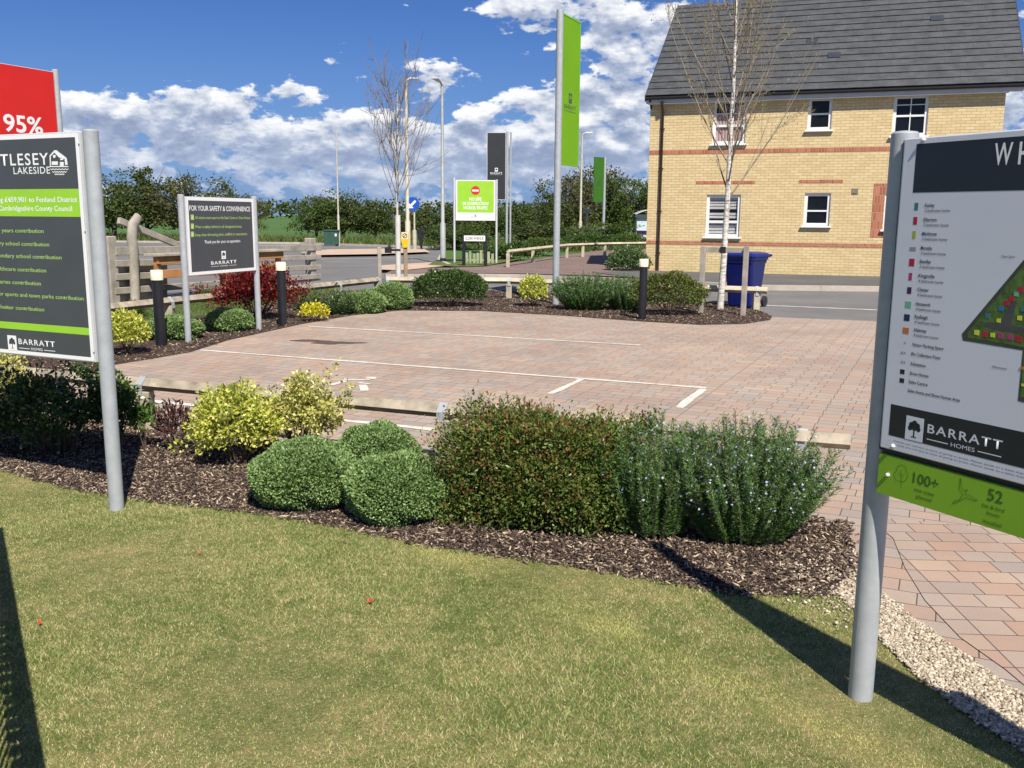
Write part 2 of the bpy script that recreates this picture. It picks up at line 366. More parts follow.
class MB:
    def __init__(s): s.v = []; s.f = []; s.sm = []
    def add(s, vs, fs, M=None, smooth=False):
        n = len(s.v)
        for p in vs: s.v.append(tuple(M @ Vector(p)) if M is not None else tuple(p))
        for f in fs: s.f.append([i+n for i in f]); s.sm.append(smooth)
    def box(s, c, d, M=None, bev=0.0):
        x, y, z = c; a, b, h = d[0]/2, d[1]/2, d[2]/2
        if bev <= 0:
            vs = [(x+i*a, y+j*b, z+k*h) for k in (-1, 1) for j in (-1, 1) for i in (-1, 1)]
            s.add(vs, [(0, 2, 3, 1), (4, 5, 7, 6), (0, 1, 5, 4), (2, 6, 7, 3), (0, 4, 6, 2), (1, 3, 7, 5)], M)
        else:
            r = min(bev, a*.9, b*.9, h*.9); vs = []
            for (e, w) in ((-h, r), (-h+r, 0), (h-r, 0), (h, r)):
                A_, B_ = a-w, b-w
                vs += [(x-A_+r*.3, y-B_, z+e), (x+A_-r*.3, y-B_, z+e), (x+A_, y-B_+r*.3, z+e), (x+A_, y+B_-r*.3, z+e), (x+A_-r*.3, y+B_, z+e), (x-A_+r*.3, y+B_, z+e), (x-A_, y+B_-r*.3, z+e), (x-A_, y-B_+r*.3, z+e)]
            fs = [tuple(range(7, -1, -1)), tuple(range(24, 32))]
            for l in range(3):
                for i in range(8): fs.append((l*8+i, l*8+(i+1) % 8, l*8+8+(i+1) % 8, l*8+8+i))
            s.add(vs, fs, M)
    def tube(s, pts, rad, n=8, M=None, caps=True, smooth=True, flat=1.0):
        pts = [Vector(p) for p in pts]
        if not hasattr(rad, '__len__'): rad = [rad]*len(pts)
        vs = []; prev = None
        for i, p in enumerate(pts):
            d = (pts[min(i+1, len(pts)-1)]-pts[max(i-1, 0)]).normalized()
            ref = prev if prev is not None else (Vector((1, 0, 0)) if abs(d.x) < .9 else Vector((0, 1, 0)))
            a = (ref - d*ref.dot(d)).normalized(); prev = a; b = d.cross(a)
            for k in range(n):
                t = 2*math.pi*k/n; vs.append(tuple(p + a*math.cos(t)*rad[i] + b*math.sin(t)*rad[i]*flat))
        fs = []
        for i in range(len(pts)-1):
            for k in range(n): fs.append((i*n+k, i*n+(k+1) % n, (i+1)*n+(k+1) % n, (i+1)*n+k))
        s.add(vs, fs, M, smooth)
        if caps:
            for e in (vs[:n][::-1], vs[-n:]): s.add(e, [tuple(range(n))], M)
    def prism(s, poly, z0, z1, M=None):     # polygon in xy extruded in z
        n = len(poly); vs = [(p[0], p[1], z0) for p in poly]+[(p[0], p[1], z1) for p in poly]
        fs = [tuple(range(n-1, -1, -1)), tuple(range(n, 2*n))]+[(i, (i+1) % n, n+(i+1) % n, n+i) for i in range(n)]
        s.add(vs, fs, M)
    def build(s, name, mat, parent=None):
        me = bpy.data.meshes.new(name); me.from_pydata(s.v, [], s.f); me.polygons.foreach_set('use_smooth', s.sm); me.update()
        return link(name, me, parent, mat)
FRONT = Matrix.Rotation(math.pi/2, 4, 'X')   # xy of a drawing -> xz of a sign, facing -y

def sheet(name, poly, z, mat, kind='structure', extra=None):
    from mathutils.geometry import tessellate_polygon
    me = bpy.data.meshes.new(name); fs = []
    for t in tessellate_polygon([[Vector((p[0], p[1], 0)) for p in poly]]):
        q = [poly[k] for k in t]; ar = (q[1][0]-q[0][0])*(q[2][1]-q[0][1])-(q[2][0]-q[0][0])*(q[1][1]-q[0][1])
        fs.append(list(t) if ar > 0 else list(t)[::-1])
    me.from_pydata([(p[0], p[1], z) for p in poly], [], fs); me.update()
    o = link(name, me, None, mat); o['kind'] = kind; return o
def in_poly(P, poly):
    x, y = P[:, 0], P[:, 1]; c = np.zeros(len(P), bool); n = len(poly)
    for i in range(n):
        x1, y1 = poly[i][0], poly[i][1]; x2, y2 = poly[(i+1) % n][0], poly[(i+1) % n][1]
        if y1 == y2: continue
        c ^= ((y1 > y) != (y2 > y)) & (x < (x2-x1)*(y-y1)/(y2-y1)+x1)
    return c
def sample(poly, n, rng=RNG):
    a = np.array([(p[0], p[1]) for p in poly]); lo, hi = a.min(0), a.max(0); out = np.zeros((0, 2))
    while len(out) < n:
        q = rng.uniform(lo, hi, (n*2, 2)); out = np.vstack([out, q[in_poly(q, a)]])
    return out[:n]
# ------------------------------------------------------------------ vegetation helpers
def unit(v): return v/np.maximum(np.linalg.norm(v, axis=1, keepdims=True), 1e-9)
def leaf_mesh(name, P, D, L, W, tint, rng=RNG, fold=.25):
    # one folded leaf (two triangles pairs as quad) at P, pointing along D
    n = len(P); D = unit(D); r = unit(rng.normal(size=(n, 3))); S = unit(np.cross(D, r)); N = np.cross(S, D)
    L = np.broadcast_to(np.asarray(L, float), (n,))[:, None]; W = np.broadcast_to(np.asarray(W, float), (n,))[:, None]
    a = P; c = P+D*L; m = P+D*L*.48+N*W*fold
    b = m+S*W*.5; d = m-S*W*.5
    V = np.stack([a, b, c, d], 1).reshape(-1, 3); Fc = np.arange(4*n).reshape(n, 4)
    return np_mesh(name, V, Fc, tint)
def shell_points(n, rx, ry, rz, rng, inner=.75, bot=-.35, lump=.08, lf=3.0):
    d = unit(rng.normal(size=(n*8, 3))); d = d[d[:, 2] > bot]; wt = np.linalg.norm(d/np.array([rx, ry, rz]), axis=1); d = d[rng.random(len(d)) < wt/wt.max()][:n]
    ph = rng.uniform(0, 6.28, 6)
    k = 1+lump*(np.sin(d[:, 0]*lf*2+ph[0])*np.cos(d[:, 1]*lf*2+ph[1])+.6*np.sin(d[:, 2]*lf*3+ph[2]+d[:, 0]*lf*3))
    t = inner+(1-inner)*rng.random(len(d))**.5
    P = d*(k*t)[:, None]*np.array([rx, ry, rz]); Nn = unit(d/np.array([rx, ry, rz]))
    return P, Nn, t
def shrub(name, label, cat, loc, dims, mat, n, L, W, parts=True, inner=.5, group=None, lump=.1, lift=.35, rnd=.8, red_top=False, seed=1, stems=14, stem_mat='stem_brown', bot=-.4, box=0.0, zc=None, sprigs=0, opaque=False, rz=0.0, clump=0, crad=.05):
    rng = np.random.default_rng(seed); rx, ry, rz_ = dims
    root = empty(name, loc, label, cat, group, rz)
    cz = rz_*(1.0 if bot < -.8 else .72) if zc is None else zc
    P, Nn, t = shell_points(n, rx, ry, rz_, rng, inner, bot, lump)
    if clump:                                   # leaves gathered in whorls at the shoot tips
        ci = rng.choice(len(P), clump); who = rng.integers(0, clump, len(P)); C = P[ci]; kk = 1+.22*np.sin(C[:, 0]*9+seed)*np.sin(C[:, 2]*11+seed*2); C = C*kk[:, None]
        off = rng.normal(size=P.shape)*crad*.55; P = C[who]+off; Nn = unit(Nn*0+off+Nn[ci][who]*crad*.6); t = np.full(len(P), .9)
    if box:                                     # squarer, hedge-like outline
        q = P/np.array([rx, ry, rz_]); m = np.abs(q).max(1, keepdims=True); r = np.linalg.norm(q, axis=1, keepdims=True)
        P = P*(1+box*(r/np.maximum(m, .2)-1)*.9)
    P = P+np.array([0, 0, cz]); D = Nn+rng.normal(size=P.shape)*rnd+np.array([0, 0, lift])
    keep = P[:, 2] > .015; P, D, t = P[keep], D[keep], t[keep]
    tint = np.clip(rng.random(len(P))*.75+.12+rng.normal(size=len(P))*.1, 0, .86 if red_top else 1)
    if red_top:
        top = (rng.random(len(P)) <   .13*np.clip((P[:, 2]/(cz+rz_)-.35)*1.6+.12, .03, 1)*(t > .8)); tint[top] = rng.uniform(.88, 1, top.sum())
    LL = L*rng.uniform(.65, 1.25, len(P)); WW = W*rng.uniform(.7, 1.2, len(P))
    if sprigs:                                  # young shoots standing out of the outline
        k = rng.choice(len(P), sprigs); Ps, Ds, Ls, Ws, Ts = [], [], [], [], []
        for i in k:
            if t[i] < .8: continue
            dr = unit((D[i]*.5+np.array([0, 0, .9]))[None])[0]; ln = rng.uniform(.02, .07)*max(rz_*2.2, .5)
            for j in range(7):
                Ps.append(P[i]+dr*ln*j/6); Ds.append(dr*.7+rng.normal(size=3)*.5); Ls.append(L*.8); Ws.append(W*.7); Ts.append(rng.uniform(.85, 1) if red_top else rng.uniform(.5, 1))
        if Ps: P = np.vstack([P, Ps]); D = np.vstack([D, Ds]); LL = np.r_[LL, Ls]; WW = np.r_[WW, Ws]; tint = np.r_[tint, Ts]
    link('foliage', leaf_mesh('foliage', P, D, LL, WW, tint, rng), root, mat)
    if stems:
        b = MB()
        for i in range(stems):
            a = rng.uniform(0, 6.28); r0 = rng.uniform(0, .18); r1 = rng.uniform(.3, .85)
            p0 = (math.cos(a)*rx*r0, math.sin(a)*ry*r0, 0); p2 = (math.cos(a)*rx*r1, math.sin(a)*ry*r1, cz+rz_*rng.uniform(-.1, .7)*(1-r1*.6))
            p1 = tuple((p0[j]+p2[j])/2+rng.normal()*.03*rx for j in range(3))
            b.tube([p0, p1, p2], [.012*max(rz_, .2)*2, .008*max(rz_, .2)*2, .003], 5)
        b.build('stems', stem_mat, root)
    return root
def mound(label, loc, dims, seed, n=9000, L=.017, W=.010, group='clipped green dome shrubs', cat='shrub', mat='hebe_leaf'):
    rng = np.random.default_rng(seed); rx, ry, rz_ = dims; root = empty('dome_shrub', loc, label, cat, group)
    P, Nn, t = shell_points(n, rx, ry, rz_, rng, .88, -.75, .065, 2.4); cz = rz_*.78
    P = P+np.array([0, 0, cz]); D = Nn*.9+rng.normal(size=P.shape)*.55+np.array([0, 0, .3]); k = P[:, 2] > .01; P, D = P[k], D[k]
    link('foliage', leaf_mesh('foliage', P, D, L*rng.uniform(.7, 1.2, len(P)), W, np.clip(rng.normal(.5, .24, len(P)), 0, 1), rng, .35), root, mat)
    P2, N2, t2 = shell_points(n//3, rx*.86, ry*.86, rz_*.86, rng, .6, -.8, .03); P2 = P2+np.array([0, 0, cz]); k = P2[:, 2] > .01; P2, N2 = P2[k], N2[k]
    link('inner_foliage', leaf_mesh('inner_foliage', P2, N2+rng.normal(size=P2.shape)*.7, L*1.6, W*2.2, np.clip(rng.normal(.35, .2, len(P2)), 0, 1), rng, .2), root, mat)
    b = MB()
    for i in range(10):
        a = rng.uniform(0, 6.28); b.tube([(math.cos(a)*.02, math.sin(a)*.02, 0), (math.cos(a)*rx*.6, math.sin(a)*ry*.6, cz)], [.008, .004], 5)
    b.build('stems', 'stem_brown', root); return root
def rosemary(label, loc, dims, seed, nst, nper, L=.022, W=.0032, flowers=900, group=None, rz=0.0, mat='rosemary_leaf', name='rosemary_bush', lean=.35):
    rng = np.random.default_rng(seed); rx, ry, h = dims; root = empty(name, loc, label, 'shrub', group, rz)
    Ps, Ds, Ts, FP = [], [], [], []; b = MB()
    for i in range(nst):
        a = rng.uniform(0, 6.28); q = math.sqrt(rng.random()); bx, by = math.cos(a)*rx*q*.74, math.sin(a)*ry*q*.74
        hh = h*rng.uniform(.55, 1.05)*(1-.25*q*q); ex, ey = bx+math.cos(a)*rx*.28*q+rng.normal()*rx*.07, by+math.sin(a)*ry*.28*q+rng.normal()*ry*.07
        p = [np.array([bx*.6, by*.6, .0]), np.array([bx*1.05, by*1.05, hh*.45]), np.array([ex, ey, hh])]
        s = np.linspace(.08, 1, nper)
        C = ((1-s)**2)[:, None]*p[0]+(2*s*(1-s))[:, None]*p[1]+(s**2)[:, None]*p[2]
        T = unit(np.gradient(C, axis=0)); k = 4; C4 = np.repeat(C, k, 0)+rng.normal(size=(nper*k, 3))*.003; T4 = np.repeat(T, k, 0)
        side = rng.normal(size=(nper*k, 3)); side -= T4*(side*T4).sum(1, keepdims=True); side = unit(side)
        Ps.append(C4); Ds.append(T4*.75+side); Ts.append(np.clip(rng.normal(.42, .2, nper*k)+np.repeat(s, k)*.18, 0, 1))
        if i % 3 == 0: b.tube([p[0], (C[nper//2]), p[2]], [.006, .004, .0015], 4)
        if flowers:
            for j in rng.integers(int(nper*.55), nper, max(1, flowers//nst)): FP.append(C[j]+rng.normal(size=3)*.009)
    P, D, T = np.vstack(Ps), np.vstack(Ds), np.concatenate(Ts)
    link('foliage', leaf_mesh('foliage', P, D, L*rng.uniform(.7, 1.2, len(P)), W, T, rng, .1), root, mat)
    b.build('stems', 'stem_brown', root)
    if flowers:
        FP = np.array(FP); link('flowers', leaf_mesh('flowers', FP, rng.normal(size=FP.shape), L*.62, L*.55, rng.random(len(FP)), rng), root, 'rosemary_flower')
    return root
def crown_mesh(seed, nclump, nleaf, leaf, flat=1.0, gap=.0):
    # unit crown: radius 1 in x,y and z; leaves gathered in clumps through its volume, uneven outline
    rng = np.random.default_rng(seed); C = unit(rng.normal(size=(nclump, 3)))*(rng.random(nclump)**.40)[:, None]
    C[:, 2] = np.where(C[:, 2] < -.55, -.55+rng.random(nclump)*.2, C[:, 2]); C *= (1+.22*np.sin(C[:, 0]*4+seed)*np.cos(C[:, 1]*3+seed*2))[:, None]
    r = rng.uniform(.10, .24, nclump); idx = np.repeat(np.arange(nclump), nleaf)
    P = C[idx]+rng.normal(size=(len(idx), 3))*(r[idx]*.62)[:, None]*np.array([1.1, 1.1, .75])
    D = rng.normal(size=P.shape)+np.array([0, 0, -.1]); ct = rng.normal(0, .16, nclump)
    tint = np.clip(rng.normal(.45, .2, len(P))+ct[idx], 0, 1)
    me = leaf_mesh('crown', P, D, leaf*rng.uniform(.6, 1.3, len(P)), leaf*.75, tint, rng)
    return me, C, r
def tree_proto(name, seed, mat, nclump=70, nleaf=55, leaf=.07, trunk_mat='bark'):
    rng = np.random.default_rng(seed+50); me, C, r = crown_mesh(seed, nclump, nleaf, leaf)
    root = bpy.data.objects.new(name, None); COL.objects.link(root)
    cr = link('crown', me, root, mat); cr.location = (0, 0, .0)
    for v in (cr,): v.location.z = 1.0
    b = MB(); b.tube([(0, 0, -.15), (.03, .02, .35), (0, .03, .9), (.03, 0, 1.35)], [.075, .06, .045, .02], 8)
    for i in rng.choice(nclump, min(26, nclump), replace=False):
        c = C[i]; z0 = rng.uniform(.25, .9); b.tube([(0, 0, z0), (c[0]*.5, c[1]*.5, (z0+1+c[2])/2+.05), (c[0], c[1], 1+c[2])], [.03, .016, .005], 5, caps=False)
    for i in range(26):                        # thin bare shoots breaking the outline
        c = unit(rng.normal(size=(1, 3)))[0]; c[2] = abs(c[2]); p = c*rng.uniform(.75, .95); q = c*rng.uniform(1.08, 1.28)+rng.normal(size=3)*.06
        b.tube([(p[0]*.4, p[1]*.4, 1+p[2]*.4), (p[0], p[1], 1+p[2]), (q[0], q[1], 1+q[2])], [.012, .007, .002], 4, caps=False)
    b.build('trunk', trunk_mat, root); return root

# ------------------------------------------------------------------ ground
def P2(lst, z=0): return [(G(a, b).x, G(a, b).y) for a, b in lst]
sheet('ground', [(-2500, -60), (2500, -60), (2500, 4000), (-2500, 4000)], 0.0, 'field')
roadA = [(-90, 9), (-90, 57), (-12, 53), (-3.4, 47), (-2.6, 33), (-2.0, 30)] + P2([(450, 276.7), (520, 277.5), (600, 280.5), (650, 283.5), (760, 290.2), (880, 291.6)]) + [(16, 17.2), (60, 4.3), (60, -2), (16, 11.0), (9.6, 13.7), (8.2, 14.05), (4.0, 14.95), (-2.9, 18.6), (-6.5, 11.8), (-12, 9)]
sheet('road', roadA, .004, 'asphalt')
footway = P2([(655, 284.2), (760, 290.4), (880, 291.8)]) + [(16, 17.15), (60, 4.5), (60, 9), (16, 22.6), (12.2, 24.6), (3.6, 27.0), (2.2, 26.2)]
sheet('footway', [(p[0], p[1]) for p in footway], .10, 'asphalt_dark')
drive = P2([(385, 276.5), (400, 270), (450, 270.5), (484, 269), (545, 260), (600, 252), (655, 250)]) + [(5, 33), (4.4, 26.2), (3.0, 25.6)] + P2([(655, 281.5), (600, 279), (520, 276.5), (450, 276)])
sheet('driveway', drive, .085, 'paver_drive')
sheet('verge', P2([(428, 268), (440, 261), (462, 258), (500, 256), (520, 262), (484, 269.5), (455, 270)]), .105, 'rough_grass')
sheet('far_verge', [(-90, 57), (-12, 53), (-3, 47), (5, 42), (60, 36), (60, 75), (-90, 85)], .008, 'rough_grass')
sheet('traffic_island', P2([(300, 254.5), (330, 251.5), (400, 250.5), (425, 251.5), (430, 254), (380, 256.5), (320, 257.5)]), .10, 'tactile')
sheet('tactile_paving', P2([(382, 268.5), (436, 265), (446, 269), (402, 274), (380, 273)]), .103, 'tactile')
k = MB()
def kerb(k, pts, w=.14, z0=-.05, z1=.12):
    for a, b in zip(pts[:-1], pts[1:]):
        a, b = Vector((a[0], a[1], 0)), Vector((b[0], b[1], 0)); d = b-a; n = max(1, int(d.length/.9)); nr = Vector((-d.y, d.x, 0)).normalized()*w/2
        for i in range(n):
            p, q = a+d*(i/n)+d.normalized()*.004, a+d*((i+1)/n)-d.normalized()*.004; vs = []
            for z in (z0, z1): vs += [(p-nr)+Vector((0, 0, z)), (q-nr)+Vector((0, 0, z)), (q+nr)+Vector((0, 0, z)), (p+nr)+Vector((0, 0, z))]
            k.add(vs, [(3, 2, 1, 0), (4, 5, 6, 7), (0, 1, 5, 4), (1, 2, 6, 5), (2, 3, 7, 6), (3, 0, 4, 7)])
kl = P2([(655, 284), (760, 290.2), (880, 291.6)])
kerb(k, kl+[(16, 17.25), (60, 4.6)])
kerb(k, P2([(385, 277.4), (450, 276.8), (520, 277.6), (600, 280.6), (650, 283.6)]), .13, -.05, .09)
kerb(k, [(-90, 57), (-12, 53), (-3.4, 47), (-2.6, 33), (-2.05, 30)], .14, -.05, .11)
tag(k.build('kerb', 'concrete_kerb'), kind='structure')
bay = P2([(190, 353), (228, 341), (300, 325), (352, 316), (400, 311), (480, 311.5), (560, 316), (640, 322), (700, 325.5), (745, 324.5), (770, 320.5), (772, 317.5)]) + [(8.2, 14.0), (9.6, 13.66), (16, 10.95), (40, 2.0), (40, -8), (3.7, -8), (3.0, 0.0), (2.6, 1.6)] + P2([(1024, 700), (992, 680), (935, 638), (882, 596), (857, 580), (853, 556), (850, 527), (640, 493), (435, 462), (150, 430), (0, 415)]) + [(-6.3, 9.0), (-5.2, 10.4)]
sheet('parking_pavement', bay, .008, 'paver_bay')
pathp = P2([(893, 540), (884, 533), (878, 520), (960, 527), (1024, 534), (1300, 560)]) + [(5, 0), (3.8, -1), (3.32, 1.3)] + P2([(1024, 688), (1005, 672), (960, 640), (925, 603), (905, 570)])
sheet('path', pathp, .012, 'paver_path')
mulch_near = P2([(-560, 420), (-200, 418), (0, 415), (150, 430), (435, 462), (640, 493), (850, 527), (853, 556), (857, 580), (845, 592), (800, 597), (740, 597), (660, 582), (560, 565), (430, 548), (320, 525), (250, 513), (130, 500), (60, 487), (0, 470), (-300, 455), (-560, 450)])
sheet('mulch_bed', mulch_near, .010, 'mulch_base')
mulch_far = P2([(0, 415), (40, 392), (112, 366), (150, 360), (190, 353), (228, 341), (300, 325), (352, 316), (400, 311), (480, 311.5), (560, 316), (640, 322), (700, 325.5), (745, 324.5), (770, 320.5), (772, 317), (762, 312), (740, 306), (650, 297), (500, 291), (395, 289), (340, 291), (280, 303), (160, 325), (60, 345), (-100, 385), (-150, 400)])
sheet('planting_bed', mulch_far, .012, 'mulch_base')
sheet('grass_strip', P2([(60, 345), (160, 325), (280, 303), (340, 291), (345, 287), (240, 292), (112, 305), (0, 322), (-300, 370), (-300, 400), (-100, 385)]), .014, 'rough_grass')
gravel = P2([(857, 580), (882, 596), (935, 638), (992, 680), (1024, 700)]) + [(2.6, 1.6), (3.0, 0.0), (3.7, -8), (2.6, -8), (2.1, 0), (1.75, 1.4)] + P2([(1024, 757), (965, 718), (912, 675), (874, 636), (838, 594)])
sheet('gravel_border', gravel, .006, 'gravel_base')
lawn = P2([(-560, 450), (-300, 455), (0, 470), (60, 487), (130, 500), (250, 513), (320, 525), (430, 548), (560, 565), (660, 582), (740, 597), (800, 597), (838, 594), (874, 636), (912, 675), (965, 718), (1024, 757)]) + [(1.75, 1.4), (2.1, 0), (2.6, -8), (-9, -8)]
sheet('lawn', lawn, .009, 'lawn_soil')

# painted bay lines and the faded symbol
ln = MB()
def stripe(a, b, w, z=.0125):
    a, b = Vector((a[0], a[1], 0)), Vector((b[0], b[1], 0)); d = (b-a); n = Vector((-d.y, d.x, 0)).normalized()*w/2; N = max(2, int(d.length/.2)); vs = []
    for i in range(N+1):
        p = a+d*i/N; j = n*(1+random.uniform(-.28, .22)); s = d.normalized().cross(Vector((0, 0, 1)))*random.uniform(-.006, .006)
        vs += [p-j+s+Vector((0, 0, z)), p+j+s+Vector((0, 0, z))]
    ln.add(vs, [(2*i, 2*i+2, 2*i+3, 2*i+1) for i in range(N)])
g = lambda a, b: (G(a, b).x, G(a, b).y)
stripe(g(200, 351), g(706, 389), .065); stripe(g(308, 327), g(640, 346), .065); stripe(g(120, 399), g(435, 431), .08)
stripe(g(582, 380), g(550, 395), .07); stripe(g(703, 390), g(679, 409), .075)
stripe(g(300, 384), g(322, 386), .06); stripe(g(330, 386), g(346, 382), .06); stripe(g(346, 381), g(370, 381), .06); stripe(g(366, 379), g(376, 379), .10); stripe(g(358, 384), g(370, 385), .05); stripe(g(363, 386), g(365, 392), .07)
o = ln.build('parking_lines', 'line_paint'); tag(o, kind='structure')
ln = MB(); stripe(g(712, 303.5), (9.2, 15.6), .10, .009); stripe((9.2, 15.6), (30, 8.6), .10, .009); stripe(g(200, 262), g(420, 257.5), .12, .009)
tag(ln.build('road_marking', 'line_paint'), kind='structure')
st = []
c0 = G(333, 343.2)
for i in range(28):
    a = 6.283*i/28; r = .34+.10*math.sin(3*a+1)+.05*math.sin(7*a); st.append((c0.x+math.cos(a)*r*.95, c0.y+math.sin(a)*r*.42-.05*math.cos(a)))
sheet('oil_stain', st, .0118, 'oil_stain')
c0 = G(307, 341.3); sheet('small_oil_stain', [(c0.x+math.cos(6.283*i/16)*(.2+.03*math.sin(5*i)), c0.y+math.sin(6.283*i/16)*.10) for i in range(16)], .0116, 'oil_stain')

# bark chips, pebbles, lawn blades
def chips(name, poly, n, size, mat, seed, flat=.16, thin=.45, z=.014, spill=0.0):
    rng = np.random.default_rng(seed); q = sample(poly, n, rng)+rng.normal(size=(n, 2))*spill
    L = np.minimum(size*rng.lognormal(0, .6, n), size*3.2); W = np.minimum(L*rng.uniform(.12, thin, n), .010)+.0018; H = np.minimum(W, .012)*rng.uniform(.15, .6, n)+.001
    yaw = rng.uniform(0, 6.283, n); tilt = rng.normal(0, .35, n); c, s = np.cos(yaw), np.sin(yaw); ct, s_t = np.cos(tilt), np.sin(tilt)
    V = []
    for (a, b, h) in ((-1, -1, -1), (1, -.6, -1), (1, .7, -1), (-1, .8, -1), (-.9, -.8, 1), (.85, -.5, 1), (.9, .5, 1), (-.8, .7, 1)):
        x = a*L/2; y = b*W/2; zz = h*H/2; x2 = x*ct-zz*s_t; z2 = x*s_t+zz*ct
        V.append(np.stack([q[:, 0]+x2*c-y*s, q[:, 1]+x2*s+y*c, z+rng.uniform(0, .012, n)*0+np.abs(s_t)*L/2*.6+z2+H/2], 1))
    V = np.stack(V, 1).reshape(-1, 3); base = np.arange(n)[:, None, None]*8
    Fc = (np.array([(3, 2, 1, 0), (4, 5, 6, 7), (0, 1, 5, 4), (1, 2, 6, 5), (2, 3, 7, 6), (3, 0, 4, 7)])[None]+base).reshape(-1, 4)
    t = np.clip(rng.beta(1.6, 2.2, n)+np.where(rng.random(n) < .10, .45, 0), 0, 1)
    o = link(name, np_mesh(name, V, Fc, np.repeat(t, 6)), None, mat); return tag(o, kind='stuff')
near_box = P2([(-60, 405), (150, 428), (435, 460), (850, 525), (860, 583), (838, 600), (740, 600), (660, 585), (560, 568), (430, 550), (320, 527), (250, 515), (130, 502), (60, 489), (0, 472), (-60, 462)])
chips('bark_chips', near_box, 80000, .0125, 'bark_chip', 3, spill=.012)
chips('bark_chips_far', mulch_far, 26000, .024, 'bark_chip', 4, spill=.02)
tag(bpy.data.objects['bark_chips_far'], kind='stuff').name = 'bark_chips'
def pebbles(poly, n, size, seed, spill=.02, grp='gravel'):
    rng = np.random.default_rng(seed); q = sample(poly, n, rng)+rng.normal(size=(n, 2))*spill
    ph = (1+5**.5)/2; I = np.array([(-1, ph, 0), (1, ph, 0), (-1, -ph, 0), (1, -ph, 0), (0, -1, ph), (0, 1, ph), (0, -1, -ph), (0, 1, -ph), (ph, 0, -1), (ph, 0, 1), (-ph, 0, -1), (-ph, 0, 1)])/1.9
    Fi = np.array([(0, 11, 5), (0, 5, 1), (0, 1, 7), (0, 7, 10), (0, 10, 11), (1, 5, 9), (5, 11, 4), (11, 10, 2), (10, 7, 6), (7, 1, 8), (3, 9, 4), (3, 4, 2), (3, 2, 6), (3, 6, 8), (3, 8, 9), (4, 9, 5), (2, 4, 11), (6, 2, 10), (8, 6, 7), (9, 8, 1)])
    S = size*rng.uniform(.45, 1.2, n)[:, None]*rng.uniform(.55, 1.15, (n, 3))*np.array([1, 1, .7]); yaw = rng.uniform(0, 6.28, n); c, s = np.cos(yaw)[:, None], np.sin(yaw)[:, None]
    V = I[None]*S[:, None]/2*(1+rng.normal(size=(n, 12, 1))*.1); x = V[..., 0]*c-V[..., 1]*s+q[:, :1]; y = V[..., 0]*s+V[..., 1]*c+q[:, 1:]; z = V[..., 2]+.010+S[:, 2:]*.3+rng.uniform(0, .008, (n, 1))
    o = link(grp, np_mesh(grp, np.stack([x, y, z], 2).reshape(-1, 3), (Fi[None]+np.arange(n)[:, None, None]*12).reshape(-1, 3), np.repeat(rng.random(n), 20), True), None, 'pebble'); return tag(o, kind='stuff')
grv = P2([(855, 578), (882, 596), (935, 638), (992, 680), (1024, 700), (1120, 768), (1060, 800), (1024, 757), (965, 718), (912, 675), (874, 636), (834, 592)])
pebbles(grv, 10500, .0165, 5, .006)
pebbles(P2([(790, 560), (856, 545), (860, 600), (835, 640), (800, 605)]), 420, .017, 6, .05)
def blades(poly, n, h, w, mat, seed, name='grass_blades', spill=.01):
    rng = np.random.default_rng(seed); q = sample(poly, n, rng)+rng.normal(size=(n, 2))*spill; a = rng.uniform(0, 6.283, n); H = h*rng.uniform(.45, 1.25, n)
    patch = .75+.35*np.sin(q[:, 0]*3.1+1)*np.sin(q[:, 1]*2.7); H *= patch; ln_ = rng.uniform(.3, 1.5, n)*H; la = rng.uniform(0, 6.283, n)
    b = np.stack([q[:, 0], q[:, 1], np.full(n, .008)], 1); s = np.stack([np.cos(a), np.sin(a), 0*a], 1)*w*.5*rng.uniform(.6, 1.3, n)[:, None]
    tip = b+np.stack([np.cos(la)*ln_, np.sin(la)*ln_, H], 1)
    V = np.stack([b-s, b+s, tip], 1).reshape(-1, 3)
    o = link(name, np_mesh(name, V, np.arange(3*n).reshape(n, 3), rng.random(n)), None, mat); return tag(o, kind='stuff')
lawn_near = P2([(-330, 455), (0, 470), (60, 487), (130, 500), (250, 513), (320, 525), (430, 548), (560, 565), (660, 582), (740, 597), (800, 597), (838, 594), (874, 636), (912, 675), (965, 718), (1024, 757), (1090, 860), (-120, 860), (-220, 700)])
blades(lawn_near, 520000, .014, .0026, 'lawn_blade', 9)
gs = P2([(60, 345), (160, 325), (280, 303), (340, 291), (330, 289), (240, 293), (112, 306), (0, 324), (-60, 360)])
blades(gs, 9000, .09, .012, 'verge_grass', 10, 'grass_tufts')
blades(P2([(428, 268), (440, 261), (462, 258), (500, 256), (520, 262), (484, 269.5)]), 6000, .12, .02, 'verge_grass', 11, 'grass_tufts')
blades([(-60, 57.5), (-12, 53.6), (-3, 47.8), (5, 43), (8, 50), (-8, 60), (-60, 66)], 26000, .5, .06, 'verge_grass', 12, 'grass_tufts')
